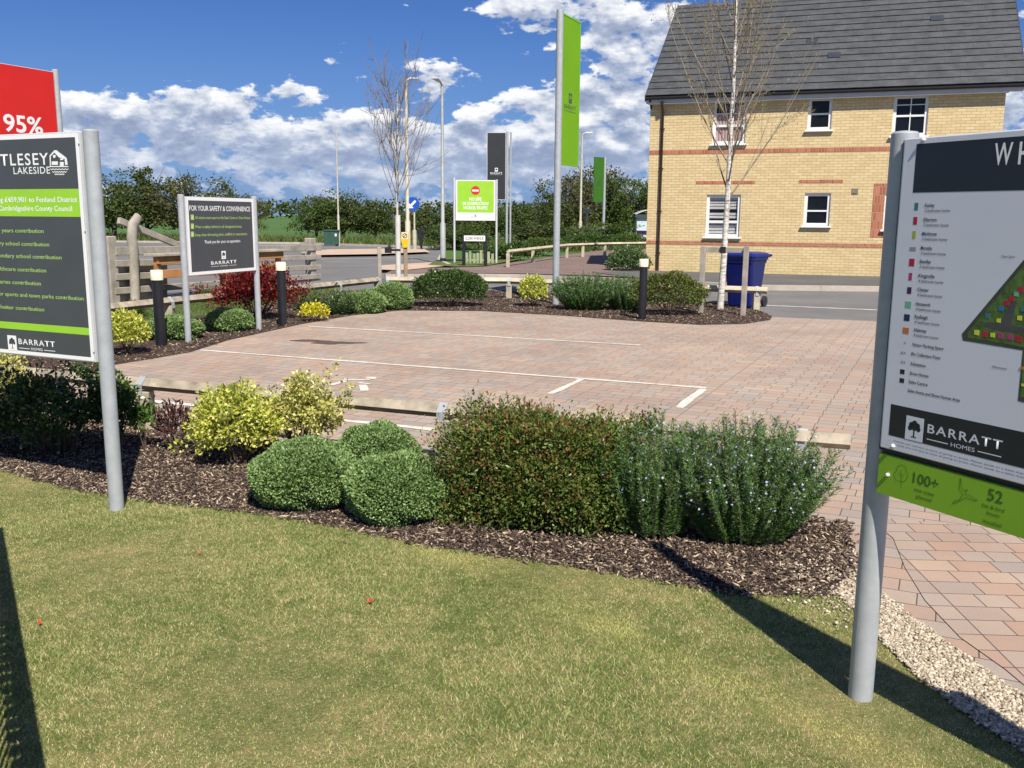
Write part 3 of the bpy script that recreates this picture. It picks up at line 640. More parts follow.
# ------------------------------------------------------------------ the house
HZE = 5.0
hl = G(651, 97, HZE); hr = G(1007, 84, HZE); U = Vector((hr.x-hl.x, hr.y-hl.y, 0)); HW = U.length; U.normalize()
HANG = math.atan2(U.y, U.x); HL = Vector((hl.x, hl.y, 0))
house = empty('brick_house', HL, 'pale yellow brick house with dark grey tiled roof across the road', 'house', rz=HANG)
NV = Vector((U.y, -U.x, 0))                  # toward the camera
def onplane(o, u, px, py):
    n = Vector((u.y, -u.x, 0)); d = Vector(ray(px, py)); c = Vector((0, 0, EYE)); t = (o-c).dot(n)/d.dot(n); p = c+d*t
    return ((p-o).dot(u), p.z)
def hw(px, py): return onplane(HL, U, px, py)
def rect(x0, y0, x1, y1):
    a = hw((x0), (y0+y1)/2); b = hw(x1, (y0+y1)/2); m = (x0+x1)/2; return [a[0], b[0], hw(m, y1)[1], hw(m, y0)[1]]
WIN = [rect(713, 100, 746, 144), rect(808, 97.5, 832, 130), rect(893, 95, 928, 136), rect(706, 194.5, 740, 237), rect(804, 193, 830, 226), rect(884, 193, 914, 230)]
DEPTH = 8.2; EZ = 5.02; RH = 3.05
us = sorted(set([0, HW]+[v for w in WIN for v in w[:2]])); zs = sorted(set([0, EZ]+[v for w in WIN for v in w[2:]]))
b = MB()
for i in range(len(us)-1):
    for j in range(len(zs)-1):
        uc, zc = (us[i]+us[i+1])/2, (zs[j]+zs[j+1])/2
        if any(w[0] < uc < w[1] and w[2] < zc < w[3] for w in WIN): continue
        b.add([(us[i], 0, zs[j]), (us[i+1], 0, zs[j]), (us[i+1], 0, zs[j+1]), (us[i], 0, zs[j+1])], [(0, 1, 2, 3)])
for w in WIN:
    x0, x1, z0, z1 = w; d = .12
    b.add([(x0, 0, z0), (x0, d, z0), (x0, d, z1), (x0, 0, z1)], [(0, 1, 2, 3)]); b.add([(x1, 0, z0), (x1, 0, z1), (x1, d, z1), (x1, d, z0)], [(0, 1, 2, 3)])
    b.add([(x0, 0, z1), (x0, d, z1), (x1, d, z1), (x1, 0, z1)], [(0, 1, 2, 3)]); b.add([(x0, 0, z0), (x1, 0, z0), (x1, d, z0), (x0, d, z0)], [(0, 1, 2, 3)])
b.add([(0, 0, 0), (0, 0, EZ), (0, DEPTH/2, EZ+RH), (0, DEPTH, EZ), (0, DEPTH, 0)], [(0, 1, 2, 3, 4)])
b.add([(HW, 0, 0), (HW, DEPTH, 0), (HW, DEPTH, EZ), (HW, DEPTH/2, EZ+RH), (HW, 0, EZ)], [(0, 1, 2, 3, 4)])
b.add([(0, DEPTH, 0), (0, DEPTH, EZ), (HW, DEPTH, EZ), (HW, DEPTH, 0)], [(0, 1, 2, 3)])
b.build('wall', 'buff_brick', house)
def band(z0, z1, x0=0, x1=HW):
    b = MB(); b.box(((x0+x1)/2, -.004+.03, (z0+z1)/2), (x1-x0+(.008 if x0 == 0 else 0), .068, z1-z0)); b.build('brick_band', 'red_brick', house)
zb = hw(760, 150.8)[1]; band(zb-.055, zb+.055); zb = hw(760, 244)[1]; band(zb-.05, zb+.05)
for (a, c, y) in ((696, 755, 182.4), (799, 843, 181.3)):
    z = hw((a+c)/2, y)[1]; band(z-.042, z+.042, hw(a, y)[0], hw(c, y)[0])
w = WIN[5]; band(w[2]-.2, w[3]+.25, w[0]-.30, w[0]-.012)
band(w[3]+.02, w[3]+.25, w[0]-.008, w[1]+.3); band(w[2]-.2, w[2]-.07, w[0]-.008, w[1]+.3)
def window(w, bars, kind):
    x0, x1, z0, z1 = w; f = .08; y = .085
    fr = MB()
    for (cx, cz, sx_, sz_) in ((x0+f/2, (z0+z1)/2, f, z1-z0), (x1-f/2, (z0+z1)/2, f, z1-z0), ((x0+x1)/2, z1-f/2, x1-x0-2*f, f), ((x0+x1)/2, z0+f/2, x1-x0-2*f, f)): fr.box((cx, y, cz), (sx_, .07, sz_))
    for (t, p, th) in bars:
        if t == 'h': fr.box(((x0+x1)/2, y+.002, z0+(z1-z0)*p), (x1-x0-2*f, .06, th))
        else: fr.box((x0+(x1-x0)*p, y+.004, (z0+z1)/2), (th, .052, z1-z0-2*f))
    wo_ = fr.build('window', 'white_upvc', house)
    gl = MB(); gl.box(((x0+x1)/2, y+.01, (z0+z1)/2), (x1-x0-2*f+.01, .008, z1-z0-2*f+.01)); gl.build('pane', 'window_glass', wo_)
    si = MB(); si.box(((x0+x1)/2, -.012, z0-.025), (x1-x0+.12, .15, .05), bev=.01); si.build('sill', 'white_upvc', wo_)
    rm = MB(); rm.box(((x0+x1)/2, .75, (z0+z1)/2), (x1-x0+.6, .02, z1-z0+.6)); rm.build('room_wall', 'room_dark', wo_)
    if kind == 'blind':
        bl = MB(); n = int((z1-z0)/.085)
        for i in range(n):
            if i == int(n*.42) or i == int(n*.66): continue
            bl.box(((x0+x1)/2, y+.05, z0+.05+i*.085), (x1-x0-.12, .012, .066), None)
        bl.build('blind', 'blind_white', wo_)
    if kind == 'curtain':
        bl = MB()
        for i in range(9): bl.tube([(x0+.1+(x1-x0-.2)*i/8, y+.07, z0+.06), (x0+.1+(x1-x0-.2)*i/8, y+.07, z0+(z1-z0)*(.72 if i < 6 else .9))], .05, 8)
        bl.build('curtain', 'curtain_pink', wo_)
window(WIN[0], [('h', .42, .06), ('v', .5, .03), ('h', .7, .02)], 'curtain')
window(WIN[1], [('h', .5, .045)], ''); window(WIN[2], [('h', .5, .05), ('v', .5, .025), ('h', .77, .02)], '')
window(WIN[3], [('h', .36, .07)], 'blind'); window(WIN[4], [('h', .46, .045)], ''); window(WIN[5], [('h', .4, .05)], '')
# roof: real courses of flat tiles on both slopes
OV = .22; OVX = .1; run = DEPTH/2+OV; sl = math.atan2(RH, DEPTH/2); slen = run/math.cos(sl)
rf = MB(); rng = random.Random(4); ncr = int(slen/.355); tw = .36; OVR = .40
for side in (0, 1):
    for c in range(ncr+1):
        s0 = c*slen/ncr-.0; s1 = s0+slen/ncr+.04
        if c == ncr: continue
        x = -OVX-(tw/2 if c % 2 else 0)
        while x < HW+OVR:
            xa, xb = max(x, -OVX), min(x+tw, HW+OVR); x += tw
            if xb-xa < .02: continue
            lift = rng.uniform(0, .002)
            pts = []
            for (s, zz) in ((s0, .034+lift), (s1, .004+lift)):
                for xx in (xa+.0012, xb-.0012):
                    for th in (0, .024): pts.append((xx, s, zz+th))
            P = []
            for (xx, s, h) in pts:
                yy = -OV+s*math.cos(sl)-h*math.sin(sl); z_ = EZ-OV*math.tan(sl)+.12+s*math.sin(sl)+h*math.cos(sl)
                if side: yy = DEPTH-yy
                P.append((xx, yy, z_))
            fs = [(0, 2, 3, 1), (4, 5, 7, 6), (0, 1, 5, 4), (2, 6, 7, 3), (0, 4, 6, 2), (1, 3, 7, 5)]
            if not side: fs = [tuple(reversed(f)) for f in fs]
            rf.add(P, fs)
# decking under the tiles
zr = EZ-OV*math.tan(sl)+.115; zt = zr+run*math.tan(sl)
rf.add([(-OVX, -OV, zr), (HW+OVR, -OV, zr), (HW+OVR, DEPTH/2, zt), (-OVX, DEPTH/2, zt), (-OVX, DEPTH+OV, zr), (HW+OVR, DEPTH+OV, zr)], [(0, 1, 2, 3), (3, 2, 5, 4)])
roof = rf.build('roof', 'roof_tile', house)
rd = MB()
x = -OVX
while x < HW+OVR-.1:
    x2 = min(x+.45, HW+OVR); rd.tube([(x, DEPTH/2, zt+.01), (x2-.006, DEPTH/2, zt+.01)], .11, 10); x = x2
rd.build('ridge_tiles', 'roof_tile', roof)
for xx in (-OVX-.012, HW+OVR+.012):
    vm = MB()
    for s in (0, 1):
        y0, y1 = (-OV, DEPTH/2) if not s else (DEPTH+OV, DEPTH/2)
        vm.add([(xx-.02, y0, zr-.12), (xx+.02, y0, zr-.12), (xx+.02, y1, zt-.12), (xx-.02, y1, zt-.12), (xx-.02, y0, zr+.04), (xx+.02, y0, zr+.04), (xx+.02, y1, zt+.04), (xx-.02, y1, zt+.04)], [(0, 3, 2, 1), (4, 5, 6, 7), (0, 1, 5, 4), (1, 2, 6, 5), (2, 3, 7, 6), (3, 0, 4, 7)])
    vm.build('verge_trim', 'lead', roof)
for (px, py, ww, hh) in ((812, 43, .3, .24), (834, 57, .34, .26), (937, 20, .34, .26)):
    # meet the roof plane
    n = Vector((U.y, -U.x, 0)); best = None
    d = Vector(ray(px, py)); c = Vector((0, 0, EYE)); t = 20.0
    while t < 40:
        p = c+d*t; loc = p-HL; yy = -loc.dot(n); 
        if p.z <= zr+.02+(yy+OV)*math.tan(sl) and yy > -OV: break
        t += .02
    uu = (p-HL).dot(U); v_ = MB()
    M = Matrix.Translation((uu, yy, p.z+.03)) @ Matrix.Rotation(sl, 4, 'X'); v_.box((0, 0, .02), (ww, hh, .05), M, bev=.012); v_.build('roof_vent', 'lead', roof)
gt = MB(); gt.box((HW/2+.15, -OV+.045, zr-.10), (HW+OVX+OVR-.01, .022, .16)); gt.build('fascia', 'gutter_white', house)
so = MB(); so.box((HW/2, -OV/2+.0, zr-.187), (HW+.1, OV-.03, .012)); so.build('soffit', 'gutter_white', house)
gu = MB()
prof = [(-.055, .04), (-.052, -.01), (-.03, -.045), (0, -.055), (.03, -.045), (.052, -.01), (.055, .04), (.045, .04), (.03, -.03), (-.03, -.03), (-.045, .04)]
n_ = len(prof); vs = [(xx, -OV-.028+p[0], zr-.035+p[1]*.8) for xx in (-OVX, HW+OVR) for p in prof]; gu.add(vs, [(i, (i+1) % n_, n_+(i+1) % n_, n_+i) for i in range(n_)]+[tuple(range(n_-1, -1, -1)), tuple(range(n_, 2*n_))])
gu.build('gutter', 'black_plastic', house)
dp = MB(); u0 = hw(661, 180)[0]
dp.tube([(u0, -OV-.02, zr-.12), (u0, -OV-.01, zr-.22), (u0, -.06, zr-.42), (u0, -.055, .05)], .038, 10)
for z in (.6, 1.8, 3.0, 4.1): dp.box((u0, -.04, z), (.12, .03, .04))
dp.build('drainpipe', 'dark_brown_pipe', house)
ev = MB(); ev.tube([(0.02, -.02, EZ-.35), (.02, -.1, EZ-.2), (.02, -OV, EZ-.15)], .03, 6); ev.build('eaves_bracket', 'dark_brown_pipe', house)
av = MB(); a_, z_ = hw(855, 191); av.box((a_, -.008, z_), (.16, .02, .16), bev=.004)
for i in range(4): av.box((a_, -.02, z_-.05+i*.033), (.13, .012, .012))
av.build('air_vent', 'weathered_timber', house)

# ------------------------------------------------------------------ signs
def text_mesh(s, h, mat, parent, x, z, y=-.002, align='LEFT', width=None, bold=.0, name='lettering', space=1.0):
    cu = bpy.data.curves.new('t', 'FONT'); cu.body = s; cu.size = 1.0; cu.align_x = 'LEFT'; cu.extrude = 0.0; cu.offset = bold; cu.space_character = space; cu.resolution_u = 3
    to = bpy.data.objects.new('t', cu); COL.objects.link(to); dg = bpy.context.evaluated_depsgraph_get(); me = bpy.data.meshes.new_from_object(to.evaluated_get(dg))
    bpy.data.objects.remove(to); bpy.data.curves.remove(cu)
    n = len(me.vertices)
    if n == 0: return None
    co = np.zeros(n*3, np.float32); me.vertices.foreach_get('co', co); co = co.reshape(-1, 3)
    mn, mx = co[:, 0].min(), co[:, 0].max(); sc = h/.70; scx = sc if width is None else width/(mx-mn)
    wd = (mx-mn)*scx; x0 = {'LEFT': x, 'RIGHT': x-wd, 'CENTER': x-wd/2}[align]
    V = np.stack([x0+(co[:, 0]-mn)*scx, np.full(n, y), z+co[:, 1]*sc], 1).astype(np.float32); me.vertices.foreach_set('co', V.ravel()); me.update(); me.materials.clear()
    return link(name, me, parent, mat)
def flat(name, poly, mat, parent, y=-.002, th=.0012):
    b = MB(); n = len(poly); a = sum(poly[i][0]*poly[(i+1) % n][1]-poly[(i+1) % n][0]*poly[i][1] for i in range(n))
    if a < 0: poly = poly[::-1]
    b.add([(p[0], y, p[1]) for p in poly]+[(p[0], y+th, p[1]) for p in poly], [tuple(range(n)), tuple(range(2*n-1, n-1, -1))]+[((i+1) % n, i, n+i, n+(i+1) % n) for i in range(n)])
    return b.build(name, mat, parent)
def multi(name, polys, mat, parent, y=-.002):
    b = MB()
    for poly in polys:
        n = len(poly); a = sum(poly[i][0]*poly[(i+1) % n][1]-poly[(i+1) % n][0]*poly[i][1] for i in range(n))
        if a < 0: poly = poly[::-1]
        b.add([(p[0], y, p[1]) for p in poly], [tuple(range(n))])
    return b.build(name, mat, parent)
def disc(cx, cz, r, n=24, a0=0, a1=2*math.pi): return [(cx+r*math.cos(a0+(a1-a0)*i/n), cz+r*math.sin(a0+(a1-a0)*i/n)) for i in range(n)]
def rc(x0, x1, z0, z1): return [(x0, z0), (x1, z0), (x1, z1), (x0, z1)]
def line(pts, w):
    out = []
    for (a, b_) in zip(pts[:-1], pts[1:]):
        dx_, dz_ = b_[0]-a[0], b_[1]-a[1]; L = math.hypot(dx_, dz_) or 1e-6; nx, nz = -dz_/L*w/2, dx_/L*w/2; out.append([(a[0]-nx, a[1]-nz), (b_[0]-nx, b_[1]-nz), (b_[0]+nx, b_[1]+nz), (a[0]+nx, a[1]+nz)])
    return out
def post(parent, x, y, h, r, mat='galvanised', name='post', z0=0.0, cap=True):
    b = MB(); b.tube([(x, y, z0-.02), (x, y, h)], r, 20)
    if cap: b.tube([(x, y, h), (x, y, h+.006), (x, y, h+.009)], [r*1.0, r*.9, r*.4], 20)
    return b.build(name, mat, parent)
def builder_logo(parent, x, z, h, inv='sign_grey', y=-.003, ink='sign_white', tw=None, small=True, horiz=True):
    # oak tree in a small square, name beside or beneath
    if horiz:
        s = h; flat('emblem', rc(x, x+s*.85, z-s*.5, z+s*.5), ink, parent, y)
        cx, cz = x+s*.425, z
        tx = x+s*1.05; w = tw or s*4.2
        text_mesh('BARRATT', s*.36, ink, parent, tx, z-.02*s, y, width=w, bold=.012, name='builder_name', space=1.2)
        text_mesh('HOMES', s*.17, ink, parent, tx+w*.5, z-s*.36, y, 'CENTER', width=w*.32, name='builder_name')
        [multi('rule', [q_], ink, parent, y) for q_ in (rc(tx, tx+w*.30, z-s*.31, z-s*.27), rc(tx+w*.70, tx+w, z-s*.31, z-s*.27))]
    else:
        s = h; cx, cz = x, z; flat('emblem', rc(x-s*.42, x+s*.42, z-s*.5, z+s*.5), ink, parent, y)
        w = tw or s*3; text_mesh('BARRATT', s*.40, ink, parent, x, z-s*1.1, y, 'CENTER', width=w, bold=.014, name='builder_name', space=1.2)
        if small:
            text_mesh('HOMES', s*.16, ink, parent, x, z-s*1.42, y, 'CENTER', width=w*.3, name='builder_name')
            [multi('rule', [q_], ink, parent, y) for q_ in (rc(x-w*.5, x-w*.2, z-s*1.36, z-s*1.32), rc(x+w*.2, x+w*.5, z-s*1.36, z-s*1.32))]
    k = s*.1; lob = [disc(cx+a*k, cz+b_*k, r*k, 10) for a, b_, r in ((0, 2.3, 1.3), (-1.5, 1.5, 1.2), (1.5, 1.5, 1.2), (-2, .1, 1.1), (2, .1, 1.1), (0, .6, 1.5))]
    multi('emblem_tree', [lob[5]], inv, parent, y-.0002); multi('emblem_tree', lob[:5], inv, parent, y-.0003)
    multi('emblem_tree', [rc(cx-.3*k, cx+.3*k, cz-3.4*k, cz+.3*k), rc(cx-1.3*k, cx+1.3*k, cz-3.7*k, cz-3.3*k)], inv, parent, y-.0004)
FAM = Vector((.418, .909, 0)).normalized()            # direction square to the bays
BAYD = Vector((.909, -.418, 0)).normalized()

# --- near left sign: board runs away to the left of its post
pb = G(117, 511); pb.z = 0
sd = BAYD                                              # u grows to the right, board occupies negative u
S = empty('contribution_sign', pb, 'dark grey information sign with lime bands on a silver post in the lawn', 'sign', rz=math.atan2(sd.y, sd.x))
o_ = Vector((pb.x, pb.y, 0)); n0 = Vector((sd.y, -sd.x, 0))
def sp_(px, py): return onplane(o_+n0*.03, sd, px, py)
lean = lambda: 0
hpost = HV(131, pb)
post(S, 0, 0, hpost, .039); post(S, -1.32, 0, hpost, .039)
uR = -.045; zT = sp_(84, 131)[1]; zB = sp_(97, 363)[1]; uL = -1.265
bd = MB(); bd.box(((uL+uR)/2, -.012, (zT+zB)/2), (uR-uL, .034, zT-zB), bev=.004); bd.build('board', 'aluminium', S)
fy = -.0302
flat('white_border', rc(uL+.008, uR-.012, zB+.008, zT-.008), 'sign_white', S, fy-.0004)
flat('panel', rc(uL+.025, uR-.032, zB+.028, zT-.028), 'sign_grey', S, fy-.0008)
ty = fy-.0012
z0 = sp_(50, 216.6)[1]; z1 = sp_(50, 189)[1]
flat('lime_band', rc(uL+.025, uR-.032, z0, z1), 'sign_lime', S, ty)
z2 = sp_(50, 332)[1]; z3 = sp_(50, 325)[1]; flat('lime_band', rc(uL+.025, uR-.032, z2, z3), 'sign_lime', S, ty)
def lt(s, px, py, cap, mat, wfac=None, bold=.004, align='RIGHT', yy=ty-.0004, space=1.0, ppx=None, name='lettering'):
    u, z = sp_(px, py); h = cap
    w = None
    if ppx is not None: w = abs(sp_(px, py)[0]-sp_(ppx, py)[0])
    return text_mesh(s, h, mat, S, u, z, yy, align, w, bold, name, space)
pm = 1/ (F/5.05)                                       # metres per pixel here
lt('TLESEY', 49, 164.5, 11*pm, 'sign_white', ppx=1, bold=.01, space=1.15, name='sign_title')
lt('WHIT', -3.2, 163.5, 11*pm, 'sign_white', ppx=-33, bold=.01, space=1.15, name='sign_title')
lt('LAKESIDE', 50.5, 173.5, 6.6*pm, 'sign_white', ppx=14, bold=.004, space=1.1, name='sign_title')
lt('Barratt Homes is contributing £459,901 to Fenland District', 77.5, 202, 4.9*pm, 'sign_white', ppx=-65, bold=.008)
lt('Council and Cambridgeshire County Council', 72.5, 211, 4.9*pm, 'sign_white', ppx=-28, bold=.008)
for s, px, py, p0 in (('Early years contribution', 44, 233, -10), ('Primary school contribution', 49.5, 246.5, -12), ('Secondary school contribution', 62, 259.5, -8), ('Healthcare contribution', 46.6, 272.5, -8),
                  ('Libraries contribution', 41.3, 285.5, -8), ('Outdoor sports and town parks contribution', 84, 300.5, -14), ('Bus shelter contribution', 44.6, 311.5, -10)):
    lt(s, px, py, 4.0*pm, 'lime_text', ppx=p0, bold=.006)
uu, zz = sp_(8, 342.5); builder_logo(S, uu, zz, 15.5*pm, 'sign_grey', ty, tw=abs(sp_(56, 343)[0]-sp_(20, 343)[0]))
# barn and water emblem
def LE(x, y): return sp_(40+x/17.07, 140+y/17.07)
multi('barn_emblem', [[LE(*p) for p in q] for q in ([(245, 175), (290, 175), (330, 210), (400, 260), (460, 310), (478, 420), (435, 430), (425, 320), (330, 300), (245, 210)],
      [(168, 265), (245, 180), (250, 215), (190, 275)], [(168, 265), (190, 275), (190, 450), (175, 450)], [(205, 365), (310, 365), (310, 425), (205, 425)],
      [(345, 375), (410, 375), (410, 450), (345, 450)], [(170, 445), (490, 445), (490, 462), (170, 462)], [(225, 255), (275, 255), (265, 305), (230, 305)], [(350, 315), (405, 315), (405, 340), (350, 345)])], 'sign_white', S, ty-.0004)
wv = []
for (xa, xb, yb) in ((180, 490, 500), (215, 460, 545), (255, 420, 585)):
    N = 12; wv += line([LE(xa+(xb-xa)*i/N, yb+(9 if i % 2 else -9)) for i in range(N+1)], .0042)
multi('water_emblem', wv, 'sign_white', S, ty-.0004)
for (bu, bz) in ((uR-.006, zT-.5), (uR-.006, zT-.06), (uR-.006, zB+.06)):
    q = MB(); q.tube([(bu, fy-.001, bz), (bu, fy-.006, bz)], .004, 8); q.build('screw', 'aluminium', S)

# --- near right sign
pr = G(860, 699); pr.z = 0; rdv = Vector((.479, -.878, 0)).normalized()
T = empty('site_map_sign', pr, 'large pale site map sign with navy header and green strip on silver post', 'sign', rz=math.atan2(rdv.y, rdv.x))
# its face looks back to the left of the board
nT = Vector((rdv.y, -rdv.x, 0)); 
FY = -.052
def tp(px, py): return onplane(pr+nT*.056, rdv, px, py)
post(T, 0, 0, HV(134, pr), .040); post(T, 1.66, 0, HV(134, pr), .040)
uL = tp(908, 140)[0]; zTop = tp(908, 138)[1]; zBot = tp(881, 448)[1]; uRt = 1.70
uL = max(uL, .0)
uL = tp(890, 300)[0]
bd = MB(); bd.box(((uL+uRt)/2, -.028, (zTop+zBot)/2), (uRt-uL, .044, zTop-zBot), bev=.004); bd.build('board', 'aluminium', T)
flat('board_face', rc(uL+.006, uRt-.006, zBot+.004, zTop-.006), 'sign_board', T, FY)
kz = tp(881, 452.5)[1]
ed = MB(); ed.box(((uL+uRt)/2, -.018, kz+.004), (uRt-uL+.004, .03, zBot-kz+.008)); ed.build('lower_edge', 'black_plastic', T)
e2 = MB(); e2.box((uL-.007, -.02, (zTop+kz)/2), (.010, .035, zTop-kz-.01)); e2.build('side_edge', 'black_plastic', T)
gz1 = tp(883, 454.5)[1]; gz0 = tp(881, 494.4)[1]
gp = MB(); gp.box(((uL+uRt)/2, -.035, (gz0+gz1)/2), (uRt-uL, .026, gz1-gz0)); gp.build('green_board', 'sign_lime_deep', T)
TY = FY-.0004; GY = -.0484
hz1 = tp(915, 144)[1]; hz0 = tp(913, 192.6)[1]; hu = tp(914, 168)[0]
flat('header', rc(hu, uRt-.03, hz0, hz1), 'sign_navy', T, TY)
def rt(s, px, py, cap, mat, ppx=None, bold=.004, align='LEFT', yy=TY-.0003, space=1.0, name='lettering'):
    u, z = tp(px, py); w = None
    if ppx is not None: w = abs(tp(ppx, py)[0]-u)
    return text_mesh(s, cap, mat, T, u, z, yy, align, w, bold, name, space)
dep = lambda u: pr.y+rdv.y*u
a = tp(992.5, 165); b_ = tp(1010.5, 165); 
text_mesh('W', .058, 'sign_white', T, a[0], a[1], TY-.0004, width=b_[0]-a[0], bold=.012, name='sign_title')
a = tp(1017, 164); st_ = a[0]-tp(992.5, 165)[0]
for i, ch in enumerate('HITTLESEY LAKESIDE'):
    if ch != ' ' and a[0]+st_*i*.62 < uRt-.06: text_mesh(ch, .058, 'sign_white', T, a[0]+st_*i*.72, a[1], TY-.0004, width=(.012 if ch == 'I' else .036), bold=.012, name='sign_title')
rows = [('Kenley', '2 bedroom home', 207, 924, 915.5, 'ink_teal'), ('Ellerton', '3 bedroom home', 221.3, 922.8, 914.4, 'ink_crimson'), ('Maidstone', '3 bedroom home', 235.3, 921.3, 913.3, 'ink_olive'), ('Moresby', '3 bedroom home', 249.5, 920, 912, 'ink_mauve'),
        ('Bewdley', '3 bedroom home', 263, 918.9, 910.9, 'ink_crimson'), ('Kingsville', '4 bedroom home', 277.2, 917.6, 909.5, 'ink_magenta'), ('Chester', '4 bedroom home', 291, 916.6, 908.4, 'ink_plum'),
        ('Hemsworth', '4 bedroom home', 305.3, 915, 907.3, 'ink_mint'), ('Radleigh', '4 bedroom home', 318.2, 913.9, 906, 'ink_ink'), ('Alderney', '4 bedroom home', 331.3, 912.8, 905, 'ink_orange')]
for i, (s, t_, y, x, ix, m_) in enumerate(rows):
    rt(s, x, y, .0105, 'sign_navy', ppx=x+len(s)*1.62, bold=.014); rt(t_, x, y+4.9, .0085, 'sign_grey', ppx=x+25)
    u, z = tp(ix, y-.5); ww = (.0075, .008, .007, .013, .011, .007, .009, .013, .012, .013)[i]; hh = (.017, .018, .018, .009, .018, .018, .016, .016, .016, .015)[i]
    flat('map_key', rc(u-ww/1.2, u+ww/1.2, z-hh/1.6, z+hh/1.6), m_, T, TY)
for (s, x, y, xe) in (('Visitor Parking Space', 911.2, 345.8, 943), ('Bin Collection Point', 910.5, 355.2, 940), ('Substation', 909.8, 365, 925), ('Show Homes', 909, 374.5, 928), ('Sales Centre', 908, 383, 927), ('Sales Arena and Show Homes Area', 907, 391.8, 960)):
    rt(s, x, y, .0095, 'sign_navy', ppx=xe, bold=.012)
rt('V', 903, 344.3, .008, 'sign_grey'); rt('BCP', 900, 353.8, .007, 'sign_grey', ppx=905); rt('S/S', 900, 363, .007, 'sign_grey', ppx=904.5)
for (x, y) in ((901.5, 371.8), (901, 380.6)):
    u, z = tp(x, y); flat('map_key', rc(u-.008, u+.008, z-.007, z+.007), 'sign_navy', T, TY)
rt('Open Space', 1000.5, 257.3, .006, 'sign_grey', ppx=1014); rt('Allotments', 991, 367.6, .006, 'sign_grey', ppx=1006)
# the site plan
mp_ = [tp(x, y) for x, y in ((1024, 258.5), (961, 334), (962, 340.6), (1022, 350.5), (1017, 401), (1024, 404.5))]
uE = 1.25
top = (uE, mp_[0][1]+(mp_[0][1]-mp_[1][1])/(mp_[0][0]-mp_[1][0])*(uE-mp_[0][0])*.35)
flat('site_plan', [mp_[1], mp_[2], mp_[3], mp_[4], (uE, mp_[5][1]-.06), top, mp_[0]], 'map_edge', T, TY)
ins = [tp(x, y) for x, y in ((1024, 264), (967, 333), (967, 337.5), (1024, 347.5))]
flat('site_plan', [ins[1], ins[2], ins[3], (uE-.02, ins[3][1]-.03), (uE-.02, top[1]-.02), ins[0]], 'map_green', T, TY-.0003)
a = tp(1023, 352); flat('site_plan', [(a[0], a[1]-.005), (tp(1019.5, 397)[0], tp(1019.5, 397)[1]), (uE-.02, a[1]-.16), (uE-.02, a[1]-.03)], 'map_green', T, TY-.0003)
road_ = [tp(x, y) for x, y in ((982, 326), (986, 322), (1000, 324), (1011, 300), (1016, 302), (1010, 325), (1024, 328), (1024, 333), (1000, 331))]
flat('site_plan_road', road_, 'map_road', T, TY-.0006)
for (x, y, s, m_) in ((976, 332.5, 3, 'ink_lemon'), (984, 334, 3.2, 'ink_crimson'), (992, 335, 2.6, 'ink_lemon'), (1000, 335.5, 3.2, 'ink_magenta'), (1009.5, 337, 3.2, 'ink_magenta'), (1018, 338.8, 3.4, 'ink_crimson'),
                      (987, 315.5, 3, 'ink_teal'), (1000.5, 308.5, 2.8, 'ink_azure'), (1006, 303, 3, 'ink_crimson'), (1011, 298.5, 3, 'ink_crimson'), (1015.5, 294, 2.5, 'ink_mint'), (1020, 289.5, 3, 'ink_crimson'), (998, 320.5, 2.4, 'ink_lemon'), (1019, 318, 2.6, 'ink_lemon'), (1022, 309, 2.8, 'ink_teal'), (1022, 385, 1.5, 'ink_lemon'), (1021.5, 368, 1.8, 'ink_orange')):
    u, z = tp(x, y); r_ = s*.0025; flat('site_plan_house', [(u-r_, z-r_*.9), (u+r_, z-r_*1.05), (u+r_*.9, z+r_), (u-r_*1.1, z+r_*.8)], m_, T, TY-.0009)
for i in range(9):
    u = ins[2][0]+.05+i*.0; 
lz1 = tp(890.5, 404)[1]; lz0 = tp(888, 435)[1]; flat('logo_band', rc(tp(889, 420)[0], uRt-.03, lz0, lz1), 'sign_navy', T, TY)
a = tp(905, 426); b_ = tp(922.8, 426); e_ = tp(1002.5, 438); t0 = tp(927, 430)
hh = (b_[0]-a[0])/.85
builder_logo(T, a[0], a[1]-.003, hh, 'sign_navy', TY-.0004, 'sign_board', tw=e_[0]-(a[0]+hh*1.05))
for j in range(2):
    u, z = tp(893, 441.5+j*3.3); text_mesh('Details are correct at time of going to press. Please speak to a Sales Adviser for further details about our homes. Layouts, landscaping and finishes may vary and all images are shown as a guide only', .0045, 'sign_grey', T, u, z, TY, width=1.15)
# green strip
def gt_(s, px, py, cap, ppx, bold=.004, mat='green_text'):
    u, z = tp(px, py); text_mesh(s, cap, mat, T, u, z, GY-.0003, width=abs(tp(ppx, py)[0]-u), bold=bold)
gt_('100+', 911, 482.5, .032, 937, .014); gt_('new trees', 912.5, 491, .011, 932.5); gt_('planted', 914.5, 498, .011, 930)
gt_('52', 985.5, 500, .034, 1001, .014); gt_('bat & bird', 980.5, 506.8, .011, 1003); gt_('boxes', 985, 514.5, .011, 998); gt_('installed', 981, 522.5, .011, 1000)
multi('tree_icon', line([tp(899.5, 488), tp(899.5, 470)], .0012)+line([tp(x, y) for x, y in ((899.5, 482), (894, 480), (892, 474), (895, 471), (896, 467), (900, 465), (904, 467), (905, 472), (906.5, 477), (903, 481.5), (899.5, 482))], .0014)+line([tp(899.5, 478), tp(903, 474)], .0012)+line([tp(899.5, 476), tp(896.5, 473)], .0012), 'green_text', T, GY-.0003)
multi('bird_icon', line([tp(x, y) for x, y in ((959, 478), (957.5, 490), (961, 495), (958, 500), (952, 501.5), (951, 504), (956, 502.5), (964, 498), (972, 501), (976, 501), (968, 496), (963, 494.5), (966, 490), (962, 491), (959.5, 486), (959, 478))], .0014), 'green_text', T, GY-.0003)
